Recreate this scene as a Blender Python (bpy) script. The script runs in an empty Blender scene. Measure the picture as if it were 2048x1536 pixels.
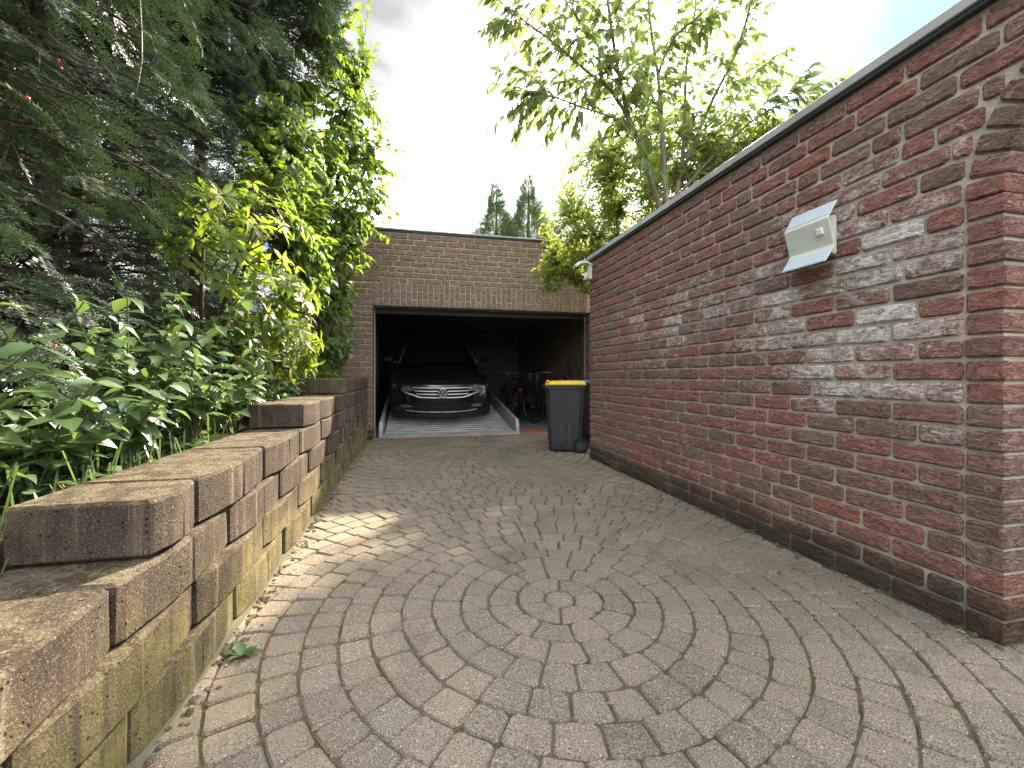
import bpy, math, random
import numpy as np
from mathutils import Vector, Matrix, Quaternion

R = math.radians
rnd = random.Random(7)
rng = np.random.default_rng(11)
scene = bpy.context.scene
C = scene.collection

# ------------------------------------------------------------------ camera
F = 857.0                      # focal length in photo pixels (2048 wide)
YAW = R(13.0)                  # the drive runs along +Y, the camera looks 13 deg to its right
CAMZ = 0.98
cy, sy = math.cos(YAW), math.sin(YAW)
cam_d = bpy.data.cameras.new('camera')
cam = bpy.data.objects.new('camera', cam_d); C.objects.link(cam)
cam.location = (0, 0, CAMZ); cam.rotation_euler = (R(90), 0, -YAW)
cam_d.sensor_width = 36.0; cam_d.lens = F / 2048 * 36
cam_d.shift_y = -14 / 2048
cam_d.clip_start = 0.05; cam_d.clip_end = 3000
scene.camera = cam

# ------------------------------------------------------------------ sky, sun, exposure
SUN_AZ, SUN_EL = R(33.0), R(36.5)      # azimuth from +Y towards +X
SUN = Vector((math.sin(SUN_AZ) * math.cos(SUN_EL), math.cos(SUN_AZ) * math.cos(SUN_EL), math.sin(SUN_EL)))
world = bpy.data.worlds.new('World'); scene.world = world; world.use_nodes = True
wt = world.node_tree; wt.nodes.clear()
def wn(t, **k):
    n = wt.nodes.new(t)
    for a, b in k.items(): setattr(n, a, b)
    return n
def wmath(op, a, b=None, c=None, clamp=False):
    n = wn('ShaderNodeMath', operation=op, use_clamp=clamp)
    for i, v in enumerate((a, b, c)):
        if v is None: continue
        if isinstance(v, (int, float)): n.inputs[i].default_value = v
        else: wt.links.new(v, n.inputs[i])
    return n.outputs[0]
sky = wn('ShaderNodeTexSky', sky_type='NISHITA', sun_disc=False)
sky.sun_elevation = SUN_EL; sky.sun_rotation = SUN_AZ
sky.air_density = 1.0; sky.dust_density = 0.25; sky.ozone_density = 1.0
tc = wn('ShaderNodeTexCoord')
sep = wn('ShaderNodeSeparateXYZ'); wt.links.new(tc.outputs['Generated'], sep.inputs[0])
zz = wmath('ADD', wmath('MAXIMUM', sep.outputs[2], 0.0), 0.28)
cmb = wn('ShaderNodeCombineXYZ')
wt.links.new(wmath('DIVIDE', sep.outputs[0], zz), cmb.inputs[0])
wt.links.new(wmath('DIVIDE', sep.outputs[1], zz), cmb.inputs[1])
cmb.inputs[2].default_value = 3.7
n1 = wn('ShaderNodeTexNoise'); n1.inputs['Scale'].default_value = 1.25; n1.inputs['Detail'].default_value = 7; n1.inputs['Roughness'].default_value = 0.55
n2 = wn('ShaderNodeTexNoise'); n2.inputs['Scale'].default_value = 1.7; n2.inputs['Detail'].default_value = 7; n2.inputs['Roughness'].default_value = 0.52
n2.inputs['Distortion'].default_value = 0.6
mp1 = wn('ShaderNodeMapping'); mp1.inputs['Location'].default_value = (5.70, 9.70, 0.0)
wt.links.new(cmb.outputs[0], mp1.inputs[0]); wt.links.new(mp1.outputs[0], n1.inputs['Vector']); mp2 = wn('ShaderNodeMapping'); mp2.inputs['Location'].default_value = (1.40, 9.70, 0.0); wt.links.new(cmb.outputs[0], mp2.inputs[0]); wt.links.new(mp2.outputs[0], n2.inputs['Vector'])
cover = wn('ShaderNodeMapRange', interpolation_type='SMOOTHSTEP'); cover.inputs['From Min'].default_value = 0.31; cover.inputs['From Max'].default_value = 0.49
wt.links.new(n1.outputs['Fac'], cover.inputs['Value'])
bright = wmath('MULTIPLY', wmath('EXPONENT', wmath('MULTIPLY', wmath('MAXIMUM', wmath('SUBTRACT', n2.outputs['Fac'], 0.38), -0.06), 8.0)), 0.84)   # thick grey to thin bright cloud
dot = wn('ShaderNodeVectorMath', operation='DOT_PRODUCT'); dot.inputs[1].default_value = SUN
wt.links.new(tc.outputs['Generated'], dot.inputs[0])
aur = wmath('POWER', wmath('MAXIMUM', dot.outputs['Value'], 0.0), 40.0)     # thin cloud glows round the sun
tot = wmath('ADD', bright, wmath('MULTIPLY', aur, 7.0))
ccol = wn('ShaderNodeCombineColor')
wt.links.new(wmath('MULTIPLY', tot, 0.985), ccol.inputs[0]); wt.links.new(tot, ccol.inputs[1]); wt.links.new(wmath('MULTIPLY', tot, 1.02), ccol.inputs[2])
mixs = wn('ShaderNodeMix', data_type='RGBA')
wt.links.new(cover.outputs[0], mixs.inputs['Factor']); dim = wn('ShaderNodeMix', data_type='RGBA', blend_type='MULTIPLY'); dim.inputs[0].default_value = 1.0; dim.inputs[7].default_value = (0.20, 0.21, 0.225, 1)
wt.links.new(sky.outputs[0], dim.inputs[6]); wt.links.new(dim.outputs[2], mixs.inputs[6]); wt.links.new(ccol.outputs[0], mixs.inputs[7])
bg = wn('ShaderNodeBackground'); bg.inputs['Strength'].default_value = 0.12
wo = wn('ShaderNodeOutputWorld')
wt.links.new(mixs.outputs[2], bg.inputs['Color']); wt.links.new(bg.outputs[0], wo.inputs[0])

sun_d = bpy.data.lights.new('sun', 'SUN'); sun_d.energy = 2.0; sun_d.angle = R(1.5); sun_d.color = (1.0, 0.89, 0.68)
sun = bpy.data.objects.new('sun', sun_d); C.objects.link(sun)
sun.rotation_euler = (-SUN).to_track_quat('-Z', 'Y').to_euler(); sun.location = SUN * 60
scene.view_settings.view_transform = 'Standard'; scene.view_settings.look = 'None'
scene.view_settings.gamma = 1.0; scene.view_settings.use_curve_mapping = False
scene.view_settings.exposure = 3.35
scene.cycles.use_denoising = True; scene.cycles.denoising_prefilter = 'NONE'
scene.cycles.max_bounces = 8; scene.cycles.diffuse_bounces = 4; scene.cycles.transmission_bounces = 6; scene.cycles.glossy_bounces = 3

# ------------------------------------------------------------------ helpers
def P(px, py, d):
    """photo pixel + depth along the view axis -> a point of the place"""
    cx = (px - 1024) / F * d
    return Vector((cx * cy + d * sy, -cx * sy + d * cy, CAMZ + (754 - py) / F * d))

def tag(o, label=None, cat=None, group=None, kind=None):
    if label: o['label'] = label
    if cat: o['category'] = cat
    if group: o['group'] = group
    if kind: o['kind'] = kind
    return o
def empty(name, loc=(0, 0, 0), rot=(0, 0, 0), parent=None):
    o = bpy.data.objects.new(name, None); C.objects.link(o); o.location = loc; o.rotation_euler = rot
    o.empty_display_size = 0.1
    if parent: o.parent = parent
    return o
def link(name, me, parent=None, loc=None, rot=None):
    o = bpy.data.objects.new(name, me); C.objects.link(o)
    if parent: o.parent = parent
    if loc is not None: o.location = loc
    if rot is not None: o.rotation_euler = rot
    return o

class MB:
    def __init__(s): s.v = []; s.f = []
    def add(s, vs, fs):
        b = len(s.v); s.v += [tuple(p) for p in vs]; s.f += [tuple(b + i for i in f) for f in fs]; return s
    def box(s, x0, x1, y0, y1, z0, z1, M=None):
        vs = [Vector((x, y, z)) for z in (z0, z1) for y in (y0, y1) for x in (x0, x1)]
        if M is not None: vs = [M @ p for p in vs]
        return s.add(vs, [(0, 2, 3, 1), (4, 5, 7, 6), (0, 1, 5, 4), (2, 6, 7, 3), (0, 4, 6, 2), (1, 3, 7, 5)])
    def bbox(s, x0, x1, y0, y1, z0, z1, b=0.004, M=None):
        """box with chamfered edges"""
        vs = []; idx = {}
        for i, (x, sx) in enumerate(((x0, 1), (x1, -1))):
            for j, (y, sy_) in enumerate(((y0, 1), (y1, -1))):
                for k, (z, sz) in enumerate(((z0, 1), (z1, -1))):
                    for a, p in enumerate(((x, y + sy_ * b, z + sz * b), (x + sx * b, y, z + sz * b), (x + sx * b, y + sy_ * b, z))):
                        idx[i, j, k, a] = len(vs); vs.append(Vector(p) if M is None else M @ Vector(p))
        q = lambda *c: idx[c]
        fs = []
        for i in (0, 1):
            f = [q(i, 0, 0, 0), q(i, 0, 1, 0), q(i, 1, 1, 0), q(i, 1, 0, 0)]; fs.append(f if i == 0 else f[::-1])
            f = [q(0, i, 0, 1), q(1, i, 0, 1), q(1, i, 1, 1), q(0, i, 1, 1)]; fs.append(f if i == 0 else f[::-1])
            f = [q(0, 0, i, 2), q(0, 1, i, 2), q(1, 1, i, 2), q(1, 0, i, 2)]; fs.append(f if i == 0 else f[::-1])
        for i in (0, 1):
            for j in (0, 1):
                fs.append([q(i, j, 0, 0), q(i, j, 1, 0), q(i, j, 1, 1), q(i, j, 0, 1)])
                fs.append([q(i, 0, j, 0), q(i, 1, j, 0), q(i, 1, j, 2), q(i, 0, j, 2)])
                fs.append([q(0, i, j, 1), q(1, i, j, 1), q(1, i, j, 2), q(0, i, j, 2)])
                for k in (0, 1): fs.append([q(i, j, k, 0), q(i, j, k, 1), q(i, j, k, 2)])
        return s.add(vs, fs)
    def tube(s, pts, rad, n=6, cap=True):
        pts = [Vector(p) for p in pts]
        if not hasattr(rad, '__len__'): rad = [rad] * len(pts)
        vs = []; fs = []; up = None
        for i, p in enumerate(pts):
            t = (pts[min(i + 1, len(pts) - 1)] - pts[max(i - 1, 0)])
            t = t.normalized() if t.length > 1e-9 else Vector((0, 0, 1))
            if up is None: up = t.orthogonal().normalized()
            up = (up - t * up.dot(t)); up = up.normalized() if up.length > 1e-6 else t.orthogonal().normalized()
            w = t.cross(up)
            for k in range(n):
                a = 2 * math.pi * k / n
                vs.append(p + (up * math.cos(a) + w * math.sin(a)) * rad[i])
        for i in range(len(pts) - 1):
            for k in range(n):
                a, b = i * n + k, i * n + (k + 1) % n
                fs.append((a, b, b + n, a + n))
        if cap:
            fs.append(tuple(range(n))[::-1]); fs.append(tuple(range((len(pts) - 1) * n, len(pts) * n)))
        return s.add(vs, fs)
    def ring(s, c, axis, r, tr, n=24, m=6):
        axis = Vector(axis).normalized(); u = axis.orthogonal().normalized(); w = axis.cross(u); c = Vector(c)
        vs = []; fs = []
        for i in range(n):
            a = 2 * math.pi * i / n; d = u * math.cos(a) + w * math.sin(a)
            for k in range(m):
                b = 2 * math.pi * k / m
                vs.append(c + d * (r + tr * math.cos(b)) + axis * (tr * math.sin(b)))
        for i in range(n):
            for k in range(m):
                fs.append((i * m + k, ((i + 1) % n) * m + k, ((i + 1) % n) * m + (k + 1) % m, i * m + (k + 1) % m))
        return s.add(vs, fs)
    def disc(s, c, axis, r, th, n=24):
        axis = Vector(axis).normalized(); c = Vector(c)
        return s.tube([c - axis * th / 2, c + axis * th / 2], r, n)
    def grid(s, rows, flip=False, closed=False):
        n = len(rows[0]); vs = [p for r_ in rows for p in r_]; fs = []
        for i in range(len(rows) - 1):
            for k in range(n if closed else n - 1):
                f = (i * n + k, i * n + (k + 1) % n, (i + 1) * n + (k + 1) % n, (i + 1) * n + k)
                fs.append(f[::-1] if flip else f)
        return s.add(vs, fs)
    def prism(s, poly, axis, a0, a1):
        """poly of 2-tuples; axis 'x': poly=(y,z); 'y': (x,z); 'z': (x,y)"""
        mk = {'x': lambda p, a: (a, p[0], p[1]), 'y': lambda p, a: (p[0], a, p[1]), 'z': lambda p, a: (p[0], p[1], a)}[axis]
        n = len(poly); vs = [mk(p, a0) for p in poly] + [mk(p, a1) for p in poly]
        return s.add(vs, [tuple(range(n))[::-1], tuple(range(n, 2 * n))] + [(i, (i + 1) % n, n + (i + 1) % n, n + i) for i in range(n)])
    def mesh(s, name, mat, smooth=False):
        me = bpy.data.meshes.new(name); me.from_pydata(s.v, [], s.f); me.materials.append(mat)
        import bmesh
        bm = bmesh.new(); bm.from_mesh(me); bmesh.ops.recalc_face_normals(bm, faces=bm.faces); bm.to_mesh(me); bm.free()
        if smooth: me.shade_smooth()
        return me
    def build(s, name, mat, parent=None, smooth=False, loc=None, rot=None, bevel=None, sub=None):
        o = link(name, s.mesh(name, mat, smooth), parent, loc, rot)
        if bevel:
            m = o.modifiers.new('bevel', 'BEVEL'); m.width = bevel; m.segments = 2; m.limit_method = 'ANGLE'; m.angle_limit = R(35)
        if sub:
            m = o.modifiers.new('sub', 'SUBSURF'); m.levels = sub; m.render_levels = sub
        return o

# ------------------------------------------------------------------ materials
class NT:
    def __init__(s, name):
        s.m = bpy.data.materials.new(name); s.m.use_nodes = True; s.t = s.m.node_tree; s.t.nodes.clear()
        s.out = s.n('ShaderNodeOutputMaterial')
    def n(s, t, **k):
        nd = s.t.nodes.new(t)
        for a, b in k.items(): setattr(nd, a, b)
        return nd
    def l(s, a, b): s.t.links.new(a, b)
    def put(s, sock, v):
        if v is None: return
        if hasattr(v, 'links'): s.l(v, sock)
        elif hasattr(v, '__len__') and len(v) == 3 and sock.type == 'RGBA': sock.default_value = (*v, 1)
        else: sock.default_value = v
    def math(s, op, a, b=None, c=None, clamp=False):
        nd = s.n('ShaderNodeMath', operation=op, use_clamp=clamp)
        for i, v in enumerate((a, b, c)): s.put(nd.inputs[i], v) if v is not None else None
        return nd.outputs[0]
    def pos(s): return s.n('ShaderNodeNewGeometry').outputs['Position']
    def xyz(s, v=None):
        nd = s.n('ShaderNodeSeparateXYZ'); s.l(v if v is not None else s.pos(), nd.inputs[0]); return nd.outputs
    def obj(s): return s.n('ShaderNodeTexCoord').outputs['Object']
    def vec(s, v, scale=(1, 1, 1), loc=(0, 0, 0)):
        nd = s.n('ShaderNodeMapping'); s.l(v, nd.inputs[0]); nd.inputs['Scale'].default_value = scale; nd.inputs['Location'].default_value = loc
        return nd.outputs[0]
    def noise(s, v, scale, detail=4, rough=0.55, dist=0.0):
        nd = s.n('ShaderNodeTexNoise'); s.l(v, nd.inputs['Vector'])
        nd.inputs['Scale'].default_value = scale; nd.inputs['Detail'].default_value = detail; nd.inputs['Roughness'].default_value = rough
        nd.inputs['Distortion'].default_value = dist
        return nd.outputs['Fac']
    def voro(s, v, scale, feature='F1', out='Distance'):
        nd = s.n('ShaderNodeTexVoronoi', feature=feature); s.l(v, nd.inputs['Vector']); nd.inputs['Scale'].default_value = scale
        return nd.outputs[out]
    def rng(s, v, a, b, c=0.0, d=1.0, smooth=False):
        nd = s.n('ShaderNodeMapRange', interpolation_type='SMOOTHSTEP' if smooth else 'LINEAR'); s.put(nd.inputs['Value'], v)
        for k, x in zip(('From Min', 'From Max', 'To Min', 'To Max'), (a, b, c, d)): nd.inputs[k].default_value = x
        return nd.outputs[0]
    def ramp(s, v, stops, const=False):
        nd = s.n('ShaderNodeValToRGB'); s.put(nd.inputs[0], v); e = nd.color_ramp.elements
        if const: nd.color_ramp.interpolation = 'CONSTANT'
        while len(e) < len(stops): e.new(0.5)
        for el, (p, c) in zip(e, stops): el.position = p; el.color = (*c, 1)
        return nd.outputs[0]
    def mix(s, f, a, b, mode='MIX'):
        nd = s.n('ShaderNodeMix', data_type='RGBA', blend_type=mode); s.put(nd.inputs[0], f); s.put(nd.inputs[6], a); s.put(nd.inputs[7], b)
        return nd.outputs[2]
    def piece(s):
        """a random number for each piece, whether an object of its own or an island of a joined mesh"""
        g = s.n('ShaderNodeNewGeometry').outputs['Random Per Island']; o = s.n('ShaderNodeObjectInfo').outputs['Random']
        return s.math('FRACT', s.math('ADD', g, s.math('MULTIPLY', o, 7.31)))
    def bump(s, h, strength=0.5, dist=0.01, prev=None):
        nd = s.n('ShaderNodeBump'); s.put(nd.inputs['Height'], h); nd.inputs['Strength'].default_value = strength; nd.inputs['Distance'].default_value = dist
        if prev is not None: s.l(prev, nd.inputs['Normal'])
        return nd.outputs[0]
    def bsdf(s, col, rough=0.8, metal=0.0, spec=0.3, normal=None, coat=0.0):
        nd = s.n('ShaderNodeBsdfPrincipled'); s.put(nd.inputs['Base Color'], col); s.put(nd.inputs['Roughness'], rough)
        nd.inputs['Metallic'].default_value = metal; nd.inputs['Specular IOR Level'].default_value = spec
        nd.inputs['Coat Weight'].default_value = coat
        if normal is not None: s.l(normal, nd.inputs['Normal'])
        return nd.outputs[0]
    def done(s, sh): s.l(sh, s.out.inputs[0]); return s.m

def plain(name, col, rough=0.6, metal=0.0, spec=0.4, var=0.12, scale=18.0, bumpd=0.0, coat=0.0):
    t = NT(name); n = t.noise(t.obj(), scale, 5)
    c = t.mix(t.rng(n, 0.3, 0.7), tuple(x * (1 - var) for x in col), tuple(min(1, x * (1 + var)) for x in col))
    r = t.rng(t.noise(t.obj(), scale * 0.4, 4), 0.3, 0.7, max(0.03, rough - 0.08), min(1, rough + 0.1))
    b = t.bump(t.noise(t.obj(), scale * 8, 3), 0.4, bumpd) if bumpd else None
    return t.done(t.bsdf(c, r, metal, spec, b, coat))

def m_brick(name, stops, axis, bloom):
    t = NT(name); p = t.pos(); x, y, z = t.xyz(p); pr = t.piece()
    base = t.ramp(pr, stops)
    off = t.n('ShaderNodeVectorMath', operation='ADD'); t.l(p, off.inputs[0])
    cb = t.n('ShaderNodeCombineXYZ')
    for i in range(3): t.l(t.math('MULTIPLY', pr, 13.0 + i * 7), cb.inputs[i])
    t.l(cb.outputs[0], off.inputs[1]); q = off.outputs[0]
    sc = (1, 1, 2.6)
    mott = t.noise(t.vec(q, sc), 16, 6, 0.65, 0.6)
    col = t.mix(t.rng(mott, 0.3, 0.75), t.mix(1.0, base, (0.66, 0.64, 0.64), 'MULTIPLY'), t.mix(1.0, base, (1.35, 1.30, 1.28), 'MULTIPLY'))
    crease = t.noise(t.vec(q, (0.8, 0.8, 2.6)), 30, 4, 0.65, 1.2)
    ridge = t.rng(t.math('ABSOLUTE', t.math('SUBTRACT', crease, 0.47)), 0.0, 0.035, 1.0, 0.0)
    pit = t.rng(crease, 0.33, 0.42, 1.0, 0.0, True)
    crack = t.math('MAXIMUM', t.math('MULTIPLY', ridge, t.rng(mott, 0.40, 0.55)), pit)
    col = t.mix(t.math('MULTIPLY', crack, 0.80), col, (0.03, 0.02, 0.02))
    fine = t.noise(q, 150, 4, 0.7)
    col = t.mix(t.rng(fine, 0.52, 0.72, 0, 0.45), col, (0.36, 0.29, 0.26))
    col = t.mix(t.rng(fine, 0.46, 0.34, 0, 0.5), col, (0.05, 0.03, 0.028))
    if bloom:
        # lime bloom: a patch of its own on this stretch of the wall, patchy from brick to brick
        a = t.math('DIVIDE', t.math('SUBTRACT', y, 1.55), 1.10); b = t.math('DIVIDE', t.math('SUBTRACT', z, 1.36), 0.72)
        rr = t.math('SQRT', t.math('ADD', t.math('MULTIPLY', a, a), t.math('MULTIPLY', b, b)))
        patch = t.rng(rr, 0.15, 1.30, 1.0, 0.0, True)
        a2 = t.math('DIVIDE', t.math('SUBTRACT', y, 3.2), 1.8); b2 = t.math('DIVIDE', t.math('SUBTRACT', z, 1.45), 0.7)
        r2 = t.math('SQRT', t.math('ADD', t.math('MULTIPLY', a2, a2), t.math('MULTIPLY', b2, b2)))
        patch = t.math('MAXIMUM', patch, t.rng(r2, 0.1, 1.1, 0.58, 0.0, True))
        patch = t.math('MULTIPLY', patch, t.rng(y, 1.215, 1.225, 0.12, 1.0))
        pr2 = t.math('FRACT', t.math('MULTIPLY', pr, 9.7))
        k = t.math('MULTIPLY', patch, t.rng(pr2, 0.0, 1.0, 0.10, 1.05))
        bl = t.math('ADD', t.math('MULTIPLY', t.noise(t.vec(q, (1, 1, 1.6)), 13, 5, 0.65, 0.8), 0.55), t.math('MULTIPLY', t.noise(t.vec(q, (1, 1, 2.0)), 75, 4, 0.75, 0.8), 0.45))
        fac = t.rng(t.math('ADD', bl, t.math('MULTIPLY', k, 0.36)), 0.60, 0.80, 0, 0.95)
        fac = t.math('MULTIPLY', fac, t.math('SUBTRACT', 1.0, t.math('MULTIPLY', crack, 0.8)))
        col = t.mix(fac, col, (0.78, 0.75, 0.73))
    # damp, algae-grown foot of the wall
    dn = t.noise(p, 5.0, 5, 0.6)
    foot = t.rng(t.math('ADD', z, t.math('MULTIPLY', dn, 0.10)), 0.14, 0.30, 0.85, 0.0, True)
    col = t.mix(foot, col, t.ramp(t.noise(p, 3.0, 4), [(0.35, (0.035, 0.032, 0.026)), (0.55, (0.06, 0.055, 0.035)), (0.68, (0.13, 0.12, 0.03))]))
    h = t.math('ADD', t.math('SUBTRACT', t.math('MULTIPLY', crease, 0.9), t.math('MULTIPLY', crack, 0.35)), t.math('ADD', t.math('MULTIPLY', mott, 0.8), t.math('MULTIPLY', fine, 0.18)))
    return t.done(t.bsdf(col, 0.9, 0, 0.2, t.bump(h, 1.0, 0.022)))

M = {}
M['brick'] = m_brick('red brick', [(0.0, (0.25, 0.165, 0.142)), (0.18, (0.30, 0.165, 0.135)), (0.42, (0.375, 0.180, 0.142)), (0.60, (0.345, 0.195, 0.158)),
                                   (0.78, (0.285, 0.20, 0.172)), (0.95, (0.37, 0.175, 0.135)), (1.0, (0.44, 0.18, 0.12))], 'y', True)
M['gbrick'] = m_brick('brown brick', [(0.0, (0.34, 0.255, 0.20)), (0.35, (0.41, 0.305, 0.24)), (0.65, (0.41, 0.285, 0.225)), (0.9, (0.36, 0.27, 0.215)), (1.0, (0.44, 0.25, 0.19))], 'x', False)
def m_mortar(name, col):
    t = NT(name); p = t.pos(); n = t.noise(p, 9, 6, 0.6); f = t.noise(p, 220, 3)
    z = t.xyz(p)[2]
    c = t.mix(t.rng(n, 0.3, 0.7), tuple(x * 0.72 for x in col), tuple(x * 1.2 for x in col))
    c = t.mix(t.rng(f, 0.4, 0.7, 0, 0.4), c, (0.1, 0.09, 0.075))
    c = t.mix(t.rng(t.math('ADD', z, t.math('MULTIPLY', n, 0.1)), 0.1, 0.24, 0.8, 0.0), c, (0.06, 0.058, 0.035))
    return t.done(t.bsdf(c, 0.95, 0, 0.1, t.bump(t.math('ADD', f, t.noise(p, 40, 4)), 0.6, 0.006)))
M['mortar'] = m_mortar('grey mortar', (0.43, 0.41, 0.335))
M['gmortar'] = m_mortar('pale mortar', (0.52, 0.44, 0.36))

def m_paver():
    t = NT('granite paving'); p = t.pos(); pr = t.piece()
    base = t.ramp(pr, [(0.0, (0.172, 0.150, 0.122)), (0.35, (0.195, 0.170, 0.139)), (0.7, (0.216, 0.187, 0.152)), (0.9, (0.232, 0.198, 0.160)), (1.0, (0.186, 0.168, 0.143))])
    big = t.noise(p, 1.3, 5, 0.6)
    base = t.mix(t.rng(big, 0.3, 0.7), t.mix(1.0, base, (0.80, 0.79, 0.76), 'MULTIPLY'), t.mix(1.0, base, (1.18, 1.14, 1.08), 'MULTIPLY'))
    sp = t.noise(p, 210, 3, 0.75)
    c = t.mix(t.rng(sp, 0.53, 0.66, 0, 0.85), base, (0.44, 0.38, 0.32))
    c = t.mix(t.rng(sp, 0.48, 0.36, 0, 0.9), c, (0.040, 0.034, 0.030))
    v = t.voro(p, 95, out='Color'); vs = t.n('ShaderNodeSeparateColor'); t.l(v, vs.inputs[0])
    chip = t.math('MULTIPLY', t.rng(vs.outputs[0], 0.93, 0.95), t.rng(t.voro(p, 95), 0.28, 0.18))
    c = t.mix(t.math('MULTIPLY', chip, 0.8), c, (0.62, 0.58, 0.52))
    st = t.noise(p, 3.4, 7, 0.7, 0.8)                       # old stains
    c = t.mix(t.rng(st, 0.44, 0.30, 0, 0.40), c, (0.065, 0.056, 0.047))
    x, y, z = t.xyz(p)
    mo = t.noise(p, 2.2, 6, 0.65)                         # green film on the damp far end, by the garage
    green = t.math('MULTIPLY', t.rng(y, 3.2, 6.2), t.rng(mo, 0.40, 0.65, 0.0, 0.62))
    c = t.mix(green, c, (0.075, 0.08, 0.03))
    warm = t.math('MULTIPLY', t.rng(x, 0.15, -0.7), t.rng(t.noise(p, 4.5, 4), 0.42, 0.62, 0.0, 0.45))
    c = t.mix(warm, c, (0.25, 0.18, 0.115))              # warmer in patches towards the block wall
    h = t.math('ADD', t.math('MULTIPLY', sp, 0.6), t.noise(p, 60, 4))
    return t.done(t.bsdf(c, 0.88, 0, 0.25, t.bump(h, 0.75, 0.006)))
M['paver'] = m_paver()
def m_joint():
    t = NT('joint sand and moss'); p = t.pos(); n = t.noise(p, 26, 5, 0.6); f = t.noise(p, 260, 3); g = t.noise(p, 4.5, 6, 0.7)
    c = t.mix(t.rng(f, 0.35, 0.7), (0.07, 0.056, 0.04), (0.23, 0.19, 0.14))
    moss = t.rng(t.math('ADD', g, t.math('MULTIPLY', n, 0.35)), 0.66, 0.78, 0, 0.8)
    c = t.mix(moss, c, t.mix(t.rng(f, 0.3, 0.7), (0.045, 0.045, 0.012), (0.125, 0.115, 0.028)))
    return t.done(t.bsdf(c, 1.0, 0, 0.05, t.bump(t.math('ADD', f, t.math('MULTIPLY', n, 1.5)), 0.9, 0.01)))
M['joint'] = m_joint()
def m_block():
    t = NT('weathered concrete block'); p = t.pos(); pr = t.piece(); x, y, z = t.xyz(p)
    top = t.xyz(t.n('ShaderNodeNewGeometry').outputs['Normal'])[2]
    base = t.ramp(pr, [(0.0, (0.060, 0.042, 0.035)), (0.35, (0.088, 0.064, 0.051)), (0.65, (0.078, 0.056, 0.049)), (1.0, (0.115, 0.086, 0.066))])
    n = t.noise(p, 7, 6, 0.65); c = t.mix(t.rng(n, 0.3, 0.7), t.mix(1.0, base, (0.62, 0.6, 0.6), 'MULTIPLY'), t.mix(1.0, base, (1.3, 1.27, 1.2), 'MULTIPLY'))
    alg_sun = t.noise(t.vec(p, (1, 1, 0.45)), 3.1, 6, 0.7)
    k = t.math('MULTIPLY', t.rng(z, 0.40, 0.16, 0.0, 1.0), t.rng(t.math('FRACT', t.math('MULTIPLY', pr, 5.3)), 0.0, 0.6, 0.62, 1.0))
    c = t.mix(t.rng(t.math('ADD', alg_sun, t.math('MULTIPLY', k, 0.34)), 0.56, 0.80, 0, 0.85), c, t.mix(t.rng(n, 0.35, 0.65), (0.15, 0.128, 0.045), (0.28, 0.24, 0.10)))  # algae yellow, plus the sunlit yellow of the lower rows put into the colour
    # runs of dirt and lime down the faces
    run = t.noise(t.vec(p, (1, 1, 0.05)), 22, 4, 0.6)
    c = t.mix(t.rng(run, 0.57, 0.70, 0, 0.5), c, (0.40, 0.34, 0.24)); c = t.mix(t.rng(run, 0.46, 0.34, 0, 0.65), c, (0.055, 0.042, 0.036))
    # crust of moss and lichen on the tops
    cr = t.noise(p, 13, 6, 0.7)
    crust = t.ramp(cr, [(0.30, (0.030, 0.023, 0.016)), (0.46, (0.075, 0.055, 0.030)), (0.55, (0.19, 0.155, 0.10)), (0.64, (0.065, 0.052, 0.022)), (0.8, (0.11, 0.09, 0.03))])
    c = t.mix(t.math('MULTIPLY', t.rng(top, 0.5, 0.9), t.rng(t.noise(p, 4, 4), 0.3, 0.55, 0.3, 0.9)), c, crust)
    sp = t.noise(p, 170, 4, 0.75)
    c = t.mix(t.rng(sp, 0.55, 0.68, 0, 0.65), c, (0.42, 0.36, 0.27)); c = t.mix(t.rng(sp, 0.46, 0.34, 0, 0.8), c, (0.035, 0.028, 0.022))
    v = t.voro(p, 55, out='Color'); vs = t.n('ShaderNodeSeparateColor'); t.l(v, vs.inputs[0])
    pit = t.math('MULTIPLY', t.rng(vs.outputs[0], 0.80, 0.84), t.rng(t.voro(p, 55), 0.26, 0.14))
    c = t.mix(t.math('MULTIPLY', pit, 0.7), c, (0.02, 0.016, 0.012))
    h = t.math('ADD', t.math('SUBTRACT', t.math('ADD', sp, t.math('MULTIPLY', n, 1.2)), t.math('MULTIPLY', pit, 1.3)), t.math('MULTIPLY', t.rng(top, 0.5, 0.9), t.math('MULTIPLY', cr, 3.0)))
    return t.done(t.bsdf(c, 0.92, 0, 0.2, t.bump(h, 0.9, 0.011)))
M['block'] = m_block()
def m_soil():
    t = NT('soil'); p = t.pos(); n = t.noise(p, 6, 6, 0.65); f = t.noise(p, 120, 4)
    c = t.mix(t.rng(n, 0.3, 0.7), (0.022, 0.016, 0.010), (0.07, 0.05, 0.03)); c = t.mix(t.rng(f, 0.5, 0.7, 0, 0.6), c, (0.12, 0.085, 0.045))
    return t.done(t.bsdf(c, 1, 0, 0.1, t.bump(t.math('ADD', f, n), 1.0, 0.03)))
M['soil'] = m_soil()
def m_ground():
    t = NT('rough lawn'); p = t.pos(); n = t.noise(p, 1.2, 6, 0.6); f = t.noise(p, 60, 4)
    c = t.mix(t.rng(n, 0.3, 0.7), (0.03, 0.045, 0.014), (0.07, 0.085, 0.025)); c = t.mix(t.rng(f, 0.45, 0.7, 0, 0.6), c, (0.10, 0.11, 0.04))
    return t.done(t.bsdf(c, 1, 0, 0.1, t.bump(f, 1.0, 0.03)))
M['ground'] = m_ground()

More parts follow.
